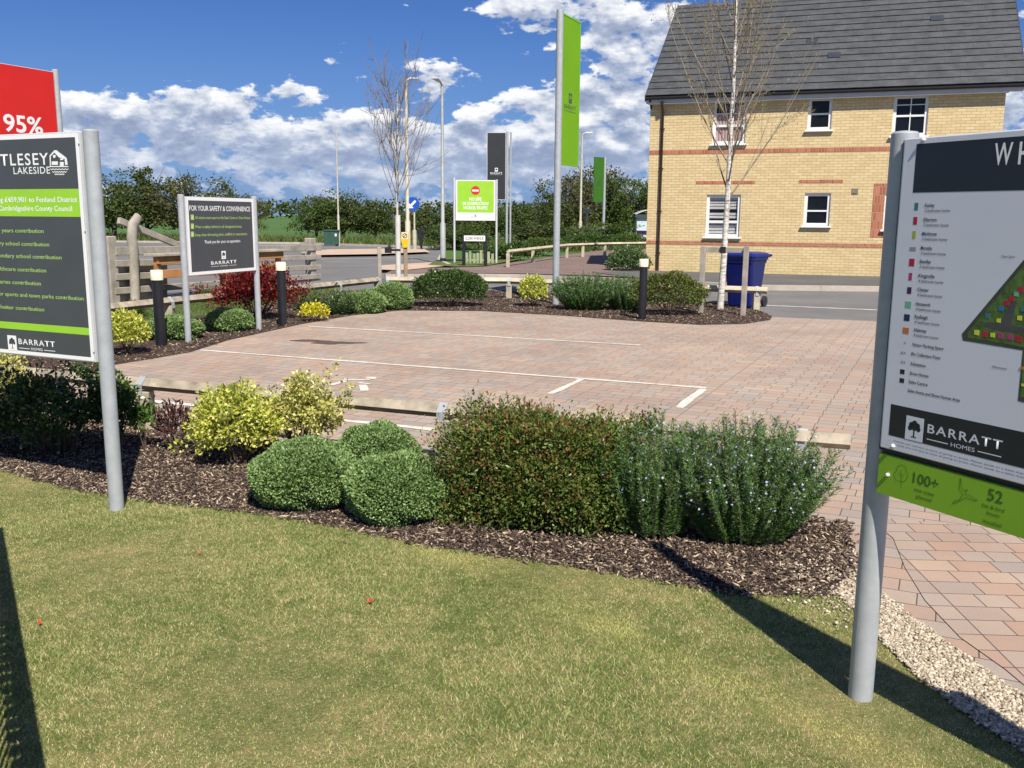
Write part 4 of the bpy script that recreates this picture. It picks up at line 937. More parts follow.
for (x, y, yy) in ((923, 139.5, FY), (892.5, 446, FY), (886.5, 475, GY)):
    u, z = tp(x, y); q = MB(); q.tube([(u, yy, z), (u, yy-.006, z), (u, yy-.009, z)], [.006, .006, .003], 10); q.build('screw', 'sign_white', T)

# --- safety sign on two posts in the far bed
pL = G(188.5, 343); pR = G(259, 330); v = (pR-pL); v.z = 0; w_ = v.length; v.normalize()
Q = empty('safety_sign', pL, 'grey safety and convenience sign standing on two silver posts beside the red shrub', 'sign', rz=math.atan2(v.y, v.x))
nq = Vector((v.y, -v.x, 0))
def qp(px, py): return onplane(pL+nq*.03, v, px, py)
post(Q, 0, 0, HV(195, pL), .040); post(Q, w_, 0, HV(197, pR), .040)
ua, ub = .048, w_-.048; za, zb_ = qp(220, 273.5)[1], qp(218, 197.5)[1]
bd = MB(); bd.box((w_/2, -.012, (za+zb_)/2), (ub-ua, .034, zb_-za), bev=.004); bd.build('board', 'aluminium', Q)
flat('white_border', rc(ua+.006, ub-.006, za+.006, zb_-.006), 'sign_white', Q, -.0304)
flat('panel', rc(ua+.05, ub-.05, za+.045, zb_-.045), 'sign_grey', Q, -.031)
def qt(s, px, py, cap, mat, ppx, bold=.006, name='lettering'):
    u, z = qp(px, py); return text_mesh(s, cap, mat, Q, u, z, -.032, width=abs(qp(ppx, py)[0]-u), bold=bold, name=name)
qt('FOR YOUR SAFETY & CONVENIENCE', 189.3, 210.5, .062, 'sign_white', 250, .012, 'sign_title')
for (s, y, xe, y2) in (('All visitors must report to the Sales Centre or Show Homes', 219, 250, 217.5), ('Wear a safety helmet in all designated areas', 228.2, 241.5, 226.5), ('Keep clear of moving plant, scaffold or excavations', 236.3, 247, 234.5)):
    qt(s, 195, y, .036, 'lime_text', xe, .006); u, z = qp(192.3, y2); flat('bullet', rc(u-.028, u+.028, z-.03, z+.036), 'lime_text', Q, -.032); multi('tick', line([(u-.014, z), (u-.003, z-.014), (u+.016, z+.02)], .008), 'sign_white', Q, -.0326)
qt('Thank you for your co-operation.', 204.5, 243.5, .04, 'sign_white', 240.5, .006)
u, z = qp(223.5, 255); builder_logo(Q, u, z, .105, 'sign_grey', -.0335, tw=abs(qp(236.5, 265)[0]-qp(211, 265)[0]), horiz=False)

# --- red hoarding behind the left sign
yr = 12.6; pt = XY(55, 70, yr); pt2 = Vector((pt.x, pt.y, 0))
Rr = empty('red_percentage_sign', pt2, 'tall red sign reading 95% showing above the grey contribution sign', 'sign', rz=math.atan2(FAM.y, FAM.x))
nr = Vector((FAM.y, -FAM.x, 0))
def rp(px, py): return onplane(pt2+nr*.03, FAM, px, py)
post(Rr, 0, 0, pt.z, .042); post(Rr, -2.1, 0, pt.z, .042)
bd = MB(); bd.box((-1.05, -.012, pt.z-.03-.85), (2.0, .034, 1.70), bev=.004); bd.build('board', 'aluminium', Rr)
flat('panel', rc(-2.04, -.056, pt.z-.03-1.69, pt.z-.036), 'sign_red', Rr, -.0306)
for s, x, y, xe, c in (('95%', 4, 130.6, 43, .155),):
    u, z = rp(x, y); text_mesh(s, HZ(113.5, yr)-HZ(129.5, yr), 'sign_white', Rr, u, z, -.0325, width=abs(rp(xe, y)[0]-u), bold=.02)

# --- tall flags on poles
def flag(name, label, base, ztop, zbot, w, d, mat, logo, r=.06, front=True, double=False, gap=.09, ink='sign_grey'):
    f = empty(name, base, label, 'flag', 'tall advertising flags on poles', math.atan2(d.y, d.x)); post(f, 0, 0, ztop+.05, r, 'galvanised', 'pole')
    if double: post(f, gap*2.2, 0, ztop+.03, r*.8, 'galvanised', 'pole')
    s = 1 if front else -1; x0, x1 = (gap, gap+w) if front else (-gap-w, -gap)
    b = MB(); b.box(((x0+x1)/2, 0, (ztop+zbot)/2), (w, .024, ztop-zbot)); b.build('banner', mat, f)
    fr = MB()
    for (cx, cz, a_, h_) in ((x0-.011, (ztop+zbot)/2, .022, ztop-zbot+.04), (x1+.011, (ztop+zbot)/2, .022, ztop-zbot+.04), ((x0+x1)/2, ztop+.011, x1-x0, .02), ((x0+x1)/2, zbot-.011, x1-x0, .02)): fr.box((cx, 0, cz), (a_, .04, h_))
    fr.build('banner_frame', 'aluminium' if ink == 'sign_white' else mat, f)
    ar = MB()
    for z in (ztop-.15, zbot+.15): ar.box((x0/2 if front else x1/2, 0, z), (abs(x0 if front else x1), .04, .04))
    ar.build('bracket', 'aluminium', f)
    for side in (-1,):
        builder_logo(f, (x0+x1)/2, zbot+(ztop-zbot)*logo, w*.2, mat, -.0145, ink, tw=w*.66, horiz=False)
    return f
pf = G(555.5, 305)
# the face seen from the left is the -y side when the banner runs away from the pole
flag('flagpole_banner', 'tallest lime green flag on a silver pole in the bed beside the rosemary hedge', pf, HV(11, pf), HV(163, pf), .86, -FAM, 'flag_lime', .44, front=False) if False else None
ff = flag('banner_flag', 'tallest lime green flag on a silver pole rising from the planting bed', pf, HV(13, pf), HV(163, pf), .88, FAM, 'flag_lime', .46, r=.062)
b2 = G(603, 243.2); flag('banner_flag', 'dark green flag on white pole before the far trees, left of the bus shelter', b2, HV(158, b2), HV(202, b2), .85, Vector((.77, .64, 0)).normalized(), 'flag_green', .45, r=.09, front=False)
b3 = G(506.5, 255); flag('banner_flag', 'charcoal grey flag with white emblem on twin posts behind the no entry board', b3, HV(133, b3), HV(199.5, b3), .76, Vector((1, -.05, 0)).normalized(), 'flag_grey', .45, r=.05, front=False, double=True, gap=.07, ink='sign_white')

# --- no entry board
e1 = G(454.5, 265.5); E = empty('no_entry_sign', e1, 'lime green no entry board with red disc on two thin white posts', 'sign', rz=-.0)
def ep(px, py): return onplane(Vector((e1.x, e1.y-.03, 0)), Vector((1, 0, 0)), px, py)
wE = ep(496.5, 220)[0]; post(E, 0, 0, HV(178, e1), .035, 'aluminium'); post(E, wE, 0, HV(179.5, e1), .035, 'aluminium')
x0, x1, za, zb_ = .05, wE-.04, ep(475, 220.5)[1], ep(475, 180)[1]
bd = MB(); bd.box(((x0+x1)/2, -.012, (za+zb_)/2), (x1-x0, .034, zb_-za)); bd.build('board', 'sign_white', E)
flat('panel', rc(x0+.05, x1-.05, ep(475, 212.5)[1], zb_-.03), 'sign_lime', E, -.032)
u, z = ep(475.5, 190.5); flat('no_entry_disc', disc(u, z, .145, 28), 'no_entry_red', E, -.0336); flat('no_entry_bar', rc(u-.105, u+.105, z-.03, z+.03), 'sign_white', E, -.0352)
for s, y, wd in (('NO SITE', 200.6, .40), ('OR CONSTRUCTION/', 205, .86), ('WORKER TRAFFIC', 209.4, .80)):
    text_mesh(s, .10, 'sign_white', E, u, ep(475, y)[1], -.0336, 'CENTER', width=wd, bold=.02)
builder_logo(E, u, ep(475, 215.3)[1], .06, 'sign_white', -.0336, 'sign_grey', tw=.3, horiz=False, small=False)

# --- street name plate
n1 = G(463.8, 268.8); NS = empty('street_name_sign', n1, 'low white street name plate between two black posts', 'sign'); hN = HV(234, n1); wN = (485-463.8)/F*n1.y/CP*1.0
for x in (0, wN): q = MB(); q.box((x, 0, hN/2), (.10, .10, hN), bev=.01); q.build('post', 'black_bollard', NS)
q = MB(); q.box((wN/2, -.062, hN-.13), (wN-.02, .016, .17)); q.build('name_plate', 'sign_white', NS)
text_mesh('ELDER AVENUE', .085, 'sign_navy', NS, wN/2, hN-.17, -.0715, 'CENTER', width=wN-.12, bold=.01)
q = MB(); q.box((wN/2, -.03, hN-.13), (wN-.06, .04, .1)); q.build('backing_rail', 'black_bollard', NS)

# ------------------------------------------------------------------ bollards
def bollard(base, label, h=.95):
    b_ = empty('bollard', base, label, 'bollard', 'black bollards with cream light caps'); q = MB(); q.tube([(0, 0, -.02), (0, 0, h-.12)], .062, 20); q.build('post', 'black_bollard', b_)
    q = MB(); q.tube([(0, 0, h-.12), (0, 0, h-.005), (0, 0, h)], [.073, .073, .066], 20); q.build('light_cap', 'bollard_cap', b_); return b_
g0 = G(161, 346.5); bollard(g0, 'black bollard with cream cap left of the safety sign', HV(270, g0))
g0 = G(283, 327); bollard(g0, 'black bollard with cream cap right of the safety sign, by the red shrub', HV(262, g0))
g0 = G(642, 320); bollard(g0, 'black bollard with cream cap in front of the rosemary hedge near the house', HV(259, g0))

# ------------------------------------------------------------------ timber knee rails
def knee_rail(name, label, pts, posts, h=.42, mat='weathered_timber', s=.052, strap=True, grp='low timber knee rail fences', pm='weathered_timber'):
    o0 = Vector((pts[0][0], pts[0][1], 0)); f = empty(name, o0, label, 'fence', grp)
    for a, b_ in zip(pts[:-1], pts[1:]):
        a, b_ = Vector((a[0], a[1], h-.07))-o0, Vector((b_[0], b_[1], h-.07))-o0; q = MB()
        d = (b_-a).normalized(); N = max(1, round((b_-a).length/3.2)); 
        for i in range(N):
            p0 = a+(b_-a)*i/N+d*.004; p1 = a+(b_-a)*(i+1)/N-d*.004; side = Vector((-d.y, d.x, 0)); vs = []
            for p in (p0, p1): vs += [p+side*s*1.25, p+Vector((0, 0, s*1.3)), p-side*s*1.25, p-Vector((0, 0, s*1.0))]
            q.add(vs, [(0, 1, 5, 4), (1, 2, 6, 5), (2, 3, 7, 6), (3, 0, 4, 7), (3, 2, 1, 0), (4, 5, 6, 7)])
        q.build('rail', mat, f)
    for p in posts:
        c = Vector((p[0], p[1], 0))-o0; q = MB(); q.box((c.x, c.y, (h-.12)/2), (.11, .11, h-.12), Matrix.Identity(4), bev=.006); q.build('post', pm, f)
        if strap:
            d = (Vector((pts[1][0], pts[1][1], 0))-Vector((pts[0][0], pts[0][1], 0))).normalized()
            q = MB(); side = Vector((-d.y, d.x, 0)); zc = h-.07; pr_ = [(1.34*s, -.005), (1.34*s, .006), (0, s*1.3+.008), (-1.34*s, .006), (-1.34*s, -.09), (-1.27*s, -.09), (-1.27*s, .0), (0, s*1.3+.002), (1.27*s, 0)]
            vs = []
            for e in (-.03, .03):
                for (a_, z_) in pr_: vs.append(tuple(c+d*e+side*a_+Vector((0, 0, zc+z_))))
            n = len(pr_); q.add(vs, [(i, (i+1) % n, n+(i+1) % n, n+i) for i in range(n)]); q.build('strap', 'galvanised', f)
    return f
zr_ = .42
A0 = G(143, 375, zr_); A1 = G(444, 401, zr_); dA = (A1-A0).normalized(); A2 = G(852, 431, zr_); Am = A0-dA*2.55*2
Am1 = A0-dA*2.55
knee_rail('knee_rail_fence', 'weathered timber knee rail fence crossing the near planting bed', [(Am.x, Am.y), (A0.x, A0.y), (A1.x, A1.y), (A2.x, A2.y)], [(Am.x, Am.y), (Am1.x, Am1.y), (A0.x, A0.y), (A1.x, A1.y), (A2.x-.25, A2.y+.1)], zr_, s=.040)
B0 = G(20, 312, zr_); B1 = G(169, 297, zr_); B2 = G(338, 282, zr_); B3 = G(377, 277, zr_)
knee_rail('knee_rail_fence', 'timber knee rail running behind the safety sign and red shrub', [(B0.x, B0.y), (B1.x, B1.y), (B3.x, B3.y)], [(B1.x, B1.y), (B2.x, B2.y), (B3.x, B3.y)], zr_)
C0 = G(388, 276.5, zr_); C1 = G(509, 277.5, zr_); C2 = G(768, 287, zr_); Cp = G(757, 286.5, zr_)
knee_rail('knee_rail_fence', 'timber knee rail at the road edge passing behind the flagpole and blue bin', [(C0.x, C0.y), (C1.x, C1.y), (C2.x, C2.y)], [(C0.x, C0.y), (C1.x, C1.y), (Cp.x, Cp.y)], zr_, mat='pale_timber', pm='pale_timber')
z5 = .62
D0 = G(508, 249.5, z5); D1 = G(533, 246.3, z5); D2 = G(567, 243.5, z5); D3 = G(583, 243, z5); D4 = G(605, 242.3, z5); D5 = G(652, 241.6, z5)
knee_rail('knee_rail_fence', 'long pale timber rail fence curving beside the far block paved drive', [(D0.x, D0.y), (D2.x, D2.y), (D4.x, D4.y), (D5.x, D5.y)], [(p.x, p.y) for p in (D0, D1, D2, D3, D4, G(628, 242, z5))], z5, strap=False, mat='pale_timber', pm='pale_timber', s=.05)

# ------------------------------------------------------------------ post and rail fence with old gate, far left
gl = G(113, 304); gr = G(312, 281); gv = (gr-gl).normalized(); Lg = (gr-gl).length
GT = empty('field_gate', gl, 'weathered grey wooden gate and rails with a tall curved post and diagonal brace', 'gate', rz=math.atan2(gv.y, gv.x))
def gpx(px, py): return onplane(gl, gv, px, py)
def plank(q, a, b_, th, dp, y):
    dx_, dz_ = b_[0]-a[0], b_[1]-a[1]; L = math.hypot(dx_, dz_); M = Matrix.Translation(((a[0]+b_[0])/2, y, (a[1]+b_[1])/2)) @ Matrix.Rotation(-math.atan2(dz_, dx_), 4, 'Y'); q.box((0, 0, 0), (L, dp, th), M, bev=.008)
q = MB(); u, z = gpx(113, 236); q.box((0, 0, z/2), (.2, .16, z), bev=.012); q.build('gate_post', 'grey_timber', GT)
q = MB(); z = gpx(312, 238)[1]; q.box((Lg, .02, z/2), (.22, .18, z), bev=.012); q.build('gate_post', 'grey_timber', GT)
pts = [gpx(x, y) for x, y in ((130, 300), (128.5, 255), (126.5, 238), (127.5, 225), (133, 216.5))]
q = MB(); q.tube([(p[0], -.12, max(p[1], 0)) for p in pts], [.10, .10, .105, .105, .09], 10, flat=.75); q.build('curved_post', 'grey_timber', GT)
for (ya, yb, th) in ((251, 247.5, .15), (263.5, 257, .12), (277, 267, .12), (291, 276, .12)):
    a = gpx(112, ya); b_ = gpx(318, yb); q = MB(); plank(q, a, b_, th, .05, -.07); q.build('rail', 'grey_timber', GT)
a = gpx(120, 220.5); b_ = gpx(196, 252); q = MB(); plank(q, a, b_, .12, .07, .03); q.build('brace', 'grey_timber', GT)
q = MB()
for i in range(7):
    a = gpx(118+i*7, 272); b_ = gpx(118+i*7, 300-i*1)
for (ya, yb) in ((270, 268), (284, 281), (297, 293)):
    a = gpx(112, ya); b_ = gpx(168, yb); q.box(((a[0]+b_[0])/2, .03, (a[1]+b_[1])/2), (abs(b_[0]-a[0]), .03, .22))
q.build('boarding', 'grey_timber', GT)
# orange-brown timber boards behind the sign
oa = G(160, 303); ob = G(284, 291); ov = (ob-oa).normalized(); Lo = (ob-oa).length
OB = empty('timber_bench', oa, 'orange brown plank structure behind the safety sign, in front of the gate rails', 'bench', rz=math.atan2(ov.y, ov.x))
def opx(px, py): return onplane(oa, ov, px, py)
for (y0, y1) in ((256, 264), (270, 278.5)):
    a = opx(161, y0)[1]; b_ = opx(161, y1)[1]; q = MB(); q.box((Lo/2, 0, (a+b_)/2), (Lo, .05, a-b_), bev=.005); q.build('plank', 'orange_timber', OB)
for x in (.06, Lo*.5, Lo-.06): q = MB(); q.box((x, .08, opx(161, 257)[1]/2), (.09, .09, opx(161, 257)[1])); q.build('leg', 'orange_timber', OB)
q = MB(); q.box((Lo/2, .1, opx(161, 255)[1]), (Lo+.1, .38, .045), bev=.005); q.build('seat', 'grey_timber', OB)

# pale pale-fence behind the street name plate
pw0 = G(466, 267); PF = empty('pale_fence', pw0, 'short fence of pale green upright boards behind the street name plate', 'fence')
q = MB(); rr = random.Random(3)
for i, px in enumerate((466, 469.5, 473.5, 477, 480.5, 485, 488, 492)):
    x = (px-466)/F*pw0.y; hgt = rr.uniform(.40, .54); q.box((x, rr.uniform(-.05, .1)+.5, hgt/2), (rr.uniform(.06, .10), .05, hgt), bev=.008)
q.box((.42, .58, .2), (.86, .04, .06)); q.build('pales', 'pale_stake', PF)

# ------------------------------------------------------------------ street lamps and poles
def lamp(base, ztop, arm, label, mat='lamp_steel', r=.06, dark=True, headtilt=.0, back=0):
    L_ = empty('street_lamp', base, label, 'street lamp', 'street lamps and poles by the roads'); q = MB(); q.tube([(0, 0, 0), (0, 0, 1.35), (0, 0, 1.42), (0, 0, ztop)], [r*1.5, r*1.5, r, r*.72], 14); q.build('column', mat, L_)
    if dark: q = MB(); q.tube([(0, 0, 0), (0, 0, .22)], r*1.62, 14); q.build('base_band', 'black_plastic', L_)
    q = MB(); q.tube([(0, 0, ztop-.05), (arm*.3, back*.3, ztop+.05), (arm*.5, back*.5, ztop+.06)], r*.6, 8); q.build('arm', mat, L_)
    q = MB(); d = Vector((arm, back, 0)); an = math.atan2(d.y, d.x); M = Matrix.Translation((arm*.75, back*.75, ztop+.08)) @ Matrix.Rotation(an, 4, 'Z') @ Matrix.Rotation(-headtilt, 4, 'Y')
    Lh = d.length*.75; q.add([(-Lh/2, -.06, -.03), (Lh/2, -.13, -.03), (Lh/2, .13, -.03), (-Lh/2, .06, -.03), (-Lh/2, -.04, .05), (Lh/2, -.08, .02), (Lh/2, .08, .02), (-Lh/2, .04, .05)], [(3, 2, 1, 0), (4, 5, 6, 7), (0, 1, 5, 4), (1, 2, 6, 5), (2, 3, 7, 6), (3, 0, 4, 7)], M); q.build('lamp_head', 'aluminium', L_)
    return L_
b_ = G(443, 264.5); lamp(b_, HV(84, b_), -.16, 'silver street lamp with dark foot left of the no entry board', r=.062, headtilt=.1, back=-.62)
b_ = G(408, 250.5); lamp(b_, HV(80, b_), .50, 'taller buff street lamp behind the bare sapling, head pointing right', 'lamp_paint', .085, False)
b_ = G(580, 243.5); lamp(b_, HV(134, b_), .55, 'slender far street lamp between the two green flags', 'lamp_paint', .07, False)
b_ = G(339, 246); mt = empty('thin_mast', b_, 'thin brown mast rising beside the green roadside cabinet', 'pole'); q = MB(); q.tube([(0, 0, 0), (0, 0, 1.6), (0, 0, 1.65), (0, 0, HV(128, b_))], [.07, .06, .04, .03], 8); q.build('mast', 'lamp_paint', mt)
b_ = G(586, 242.5); mt = empty('short_post', b_, 'short pale post just right of the slender far lamp', 'pole'); q = MB(); q.tube([(0, 0, 0), (0, 0, HV(212, b_))], .09, 8); q.build('mast', 'lamp_paint', mt); q = MB(); q.box((0, 0, HV(211, b_)), (.5, .2, .3), bev=.03); q.build('camera_box', 'lamp_paint', mt)
b_ = G(333, 246); cb = empty('roadside_cabinet', b_, 'green metal utility cabinet on the far verge by the hedge', 'cabinet'); hc = HV(230.5, b_); wc = 14/F*b_.y
q = MB(); q.box((-.05, 0, hc/2+.03), (wc, .5, hc-.08), bev=.02); q.build('body', 'green_cabinet', cb)
q = MB(); q.box((-.05, 0, hc), (wc+.08, .58, .07), bev=.02); q.build('lid', 'green_cabinet', cb)
q = MB(); q.box((-.05+wc*.24, -.258, hc*.5), (wc*.44, .014, hc*.75)); q.box((-.05-wc*.24, -.258, hc*.5), (wc*.44, .014, hc*.75)); q.build('door', 'green_cabinet', cb)
q = MB(); q.box((wc*.28, -.27, hc*.72), (.1, .01, .14)); q.build('notice', 'sign_white', cb)
# keep-left sign
b_ = G(414.7, 250.5); KS = empty('direction_sign', b_, 'round blue sign with white arrow on a cream post', 'road sign'); q = MB(); q.tube([(0, 0, 0), (0, 0, .95)], .10, 12); q.tube([(0, 0, .95), (0, 0, HV(199, b_))], .045, 10); q.build('post', 'lamp_paint', KS)
zc = HV(204, b_); q = MB(); q.prism(disc(0, 0, .32, 32), 0, .03, Matrix.Translation((-.06, -.07, zc)) @ FRONT); q.build('sign_disc', 'sign_blue', KS)
arr = [(-.19, -.19), (-.19, .05), (-.11, -.03), (.10, .18), (.17, .11), (-.04, -.10), (.04, -.19)]
q = MB(); q.add([(-.06+p[0], -.1035, zc+p[1]) for p in arr], [(0, 6, 5, 2, 1), (5, 4, 3, 2)]); q.build('arrow', 'sign_white', KS)
b_ = G(421.5, 250.5); DP = empty('dark_sign', b_, 'black arrow shaped marker with pointed foot on the traffic island', 'marker'); hh = HV(228, b_)
q = MB(); q.prism([(-.04, .1), (.16, .75), (.19, .95), (.19, hh-.1), (0, hh+.05), (-.19, hh-.1), (-.19, .75)], 0, .05, FRONT); q.build('marker_body', 'black_bollard', DP); q = MB(); q.tube([(0, .06, 0), (0, .06, .9)], .04, 8); q.build('post', 'black_bollard', DP)

# ------------------------------------------------------------------ wheelie bin
b_ = G(747, 308.5); BN = empty('wheelie_bin', b_+Vector((0, .30, 0)), 'large dark blue wheeled bin standing by the stake frame at the roadside', 'bin', rz=R(-38))
q = MB(); w0, d0, w1, d1, h = .46, .46, .58, .70, .96
def ring(w, d, z, r=.06, oy=0):
    o = []
    for (sx_, sy_, a0) in ((1, 1, 0), (-1, 1, 90), (-1, -1, 180), (1, -1, 270)):
        for k_ in range(4): a_ = R(a0+30*k_); o.append((sx_*(w/2-r)+math.cos(a_)*r, sy_*(d/2-r)+math.sin(a_)*r+oy, z))
    return o
lv = [ring(w0, d0, .04, oy=.03), ring(w0+.02, d0+.03, .30, oy=.02), ring(w1-.03, d1-.06, .80), ring(w1, d1-.03, .82), ring(w1, d1-.02, .86), ring(w1+.04, d1, .87), ring(w1+.04, d1, .92)]
vs = [p for l in lv for p in l]; fs = [tuple(range(15, -1, -1)), tuple(range(len(vs)-16, len(vs)))]
for l in range(len(lv)-1):
    for i in range(16): fs.append((l*16+i, l*16+(i+1) % 16, (l+1)*16+(i+1) % 16, (l+1)*16+i))
q.add(vs, fs); q.build('body', 'bin_blue', BN)
q = MB(); lv = [ring(w1+.07, d1+.05, .925, .07), ring(w1+.075, d1+.06, .955, .07), ring(w1+.02, d1, .985, .07), ring(w1*.7, d1*.7, 1.01, .07)]
vs = [p for l in lv for p in l]; fs = [tuple(range(15, -1, -1)), tuple(range(len(vs)-16, len(vs)))]
for l in range(len(lv)-1):
    for i in range(16): fs.append((l*16+i, l*16+(i+1) % 16, (l+1)*16+(i+1) % 16, (l+1)*16+i))
q.add(vs, fs)
q.tube([(-.3, d1/2+.13, .94), (.3, d1/2+.13, .94)], .022, 8); lid = q.build('lid', 'bin_lid', BN)
q = MB()
for s_ in (-.26, -.1, .1, .26): q.box((s_, d1/2+.07, .93), (.03, .13, .05))
q.build('handle', 'bin_blue', lid)
q = MB(); q.tube([(-.27, d0/2+.06, .1), (.27, d0/2+.06, .1)], .014, 8); q.build('axle', 'black_plastic', BN)
for s_ in (-.28, .28): q = MB(); q.tube([(s_-.025, d0/2+.06, .1), (s_+.025, d0/2+.06, .1)], .10, 20); q.tube([(s_-.03, d0/2+.06, .1), (s_+.03, d0/2+.06, .1)], .04, 12); q.build('wheel', 'black_plastic', BN)

# bus shelter and purple bin beyond the corner of the house
b_ = G(646, 242.3); BS = empty('bus_shelter', b_, 'small pale bus shelter with domed roof beyond the house corner', 'bus shelter'); hs = HV(212, b_)
q = MB(); n = 10; prof = [(-.85+1.9*i/n, hs-.12+.28*math.sin(math.pi*i/n)) for i in range(n+1)]
vs = [(p[0], y, p[1]) for y in (-.7, .7) for p in prof]+[(p[0], y, p[1]-.06) for y in (-.7, .7) for p in prof]; m1 = n+1; fs = []
for i in range(n): fs += [(i, i+1, m1+i+1, m1+i), (2*m1+i, 3*m1+i, 3*m1+i+1, 2*m1+i+1), (i, 2*m1+i, 2*m1+i+1, i+1), (m1+i, m1+i+1, 3*m1+i+1, 3*m1+i)]
q.add(vs, fs); q.build('roof', 'aluminium', BS)
q = MB(); q.box((.1, -.66, hs-.28), (1.85, .05, .22)); q.build('fascia', 'sign_grey', BS)
q = MB(); q.box((.1, -.5, hs/2-.08), (1.74, .04, hs-.36)); q.build('glass_panel', 'shelter_glass', BS)
for x in (-.78, .98):
    for y in (-.6, .55): q = MB(); q.tube([(x, y, 0), (x, y, hs-.1)], .05, 8); q.build('post', 'sign_grey', BS)
b2_ = G(643.5, 245); PB = empty('purple_bin', b2_, 'small dark purple bin in front of the bus shelter', 'bin'); hb = HV(231, b2_)
q = MB(); q.box((0, 0, hb/2), (.8, .5, hb*.92), bev=.05); q.build('body', 'purple_plastic', PB); q = MB(); q.box((0, 0, hb*.98), (.9, .58, .08), bev=.03); q.build('lid', 'purple_plastic', PB)
q = MB(); q.box((0, -.256, hb*.6), (.4, .01, .2)); q.build('notice', 'sign_board', PB)

# ------------------------------------------------------------------ stakes and hydrant marker, stake frame for the birch
def stake(px, pyb, pyt, label, mat='stake_brown', w=.075, rot=0.2):
    b_ = G(px, pyb); h = HV(pyt, b_); s = empty('tree_stake', b_, label, 'stake', 'timber stakes by the bare sapling', rot); q = MB(); q.box((0, 0, h/2), (w, w, h), bev=.008); q.build('stake', mat, s); return s, b_, h
stake(380, 293, 247, 'timber stake left of the bare sapling trunk', 'grey_timber')
s_, b_, h_ = stake(406, 295, 246, 'timber stake right of the bare sapling carrying the yellow marker', 'stake_brown')
MK = empty('hydrant_marker', b_+Vector((0, -.05, 0)), 'small yellow marker plate with black ring on the stake by the sapling', 'marker'); zt_ = HV(232, b_); zl = HV(247.5, b_); r_ = 3.4/F*b_.y
q = MB(); q.prism([(-r_, zl+.1), (-r_*.5, zl), (r_*.5, zl), (r_, zl+.1), (r_*1.2, zl+.16), (r_, zt_), (-r_, zt_), (-r_*1.2, zl+.16)], 0, .012, FRONT); q.build('plate', 'marker_yellow', MK)
flat('face_panel', rc(-r_*.9, r_*.9, zt_-.14, zt_-.008), 'bollard_cap', MK, -.0145); zq = zt_-.075
b2 = MB(); N = 24; rr_ = .05
b2.add([(rr_*math.cos(6.283*i/N), -.0165, zq+rr_*math.sin(6.283*i/N)) for i in range(N)]+[(rr_*.68*math.cos(6.283*i/N), -.0165, zq+rr_*.68*math.sin(6.283*i/N)) for i in range(N)], [(i, (i+1) % N, N+(i+1) % N, N+i) for i in range(N)]); b2.build('ring', 'black_plastic', MK)
multi('arrow', line([(-.03, zq-.03), (.03, zq+.03)], .014), 'black_plastic', MK, -.0165)
mk = G(391, 293); cbx = HV(250, mk)
q = MB(); q.box((0, 0, 0), (.30, .04, .045)); q.box((-.10, -.03, 0), (.14, .05, .12)); o = q.build('tree_tie', 'black_plastic'); o.location = (G(394, 293).x, mk.y-.02, cbx); tag(o, 'black rubber tie joining the sapling to its stakes', 'tree tie')
fa = G(700.6, 313.5); fb = G(743, 316); fv = fb-fa; SF = empty('stake_frame', fa, 'two grey timber posts with a crossbar supporting the white birch', 'tree support', rz=math.atan2(fv.y, fv.x)); hf = HV(246, fa)
for x in (0, fv.length): q = MB(); q.box((x, 0, hf/2), (.075, .075, hf+.03*(x > 0)), bev=.008); q.build('post', 'grey_timber', SF)
q = MB(); q.box((fv.length/2, .062, hf-.06), (fv.length+.05, .045, .09), bev=.006); q.build('crossbar', 'grey_timber', SF)
q = MB(); q.box((fv.length*.45, .025, hf-.06), (.09, .03, .11)); q.build('tie', 'black_plastic', SF)
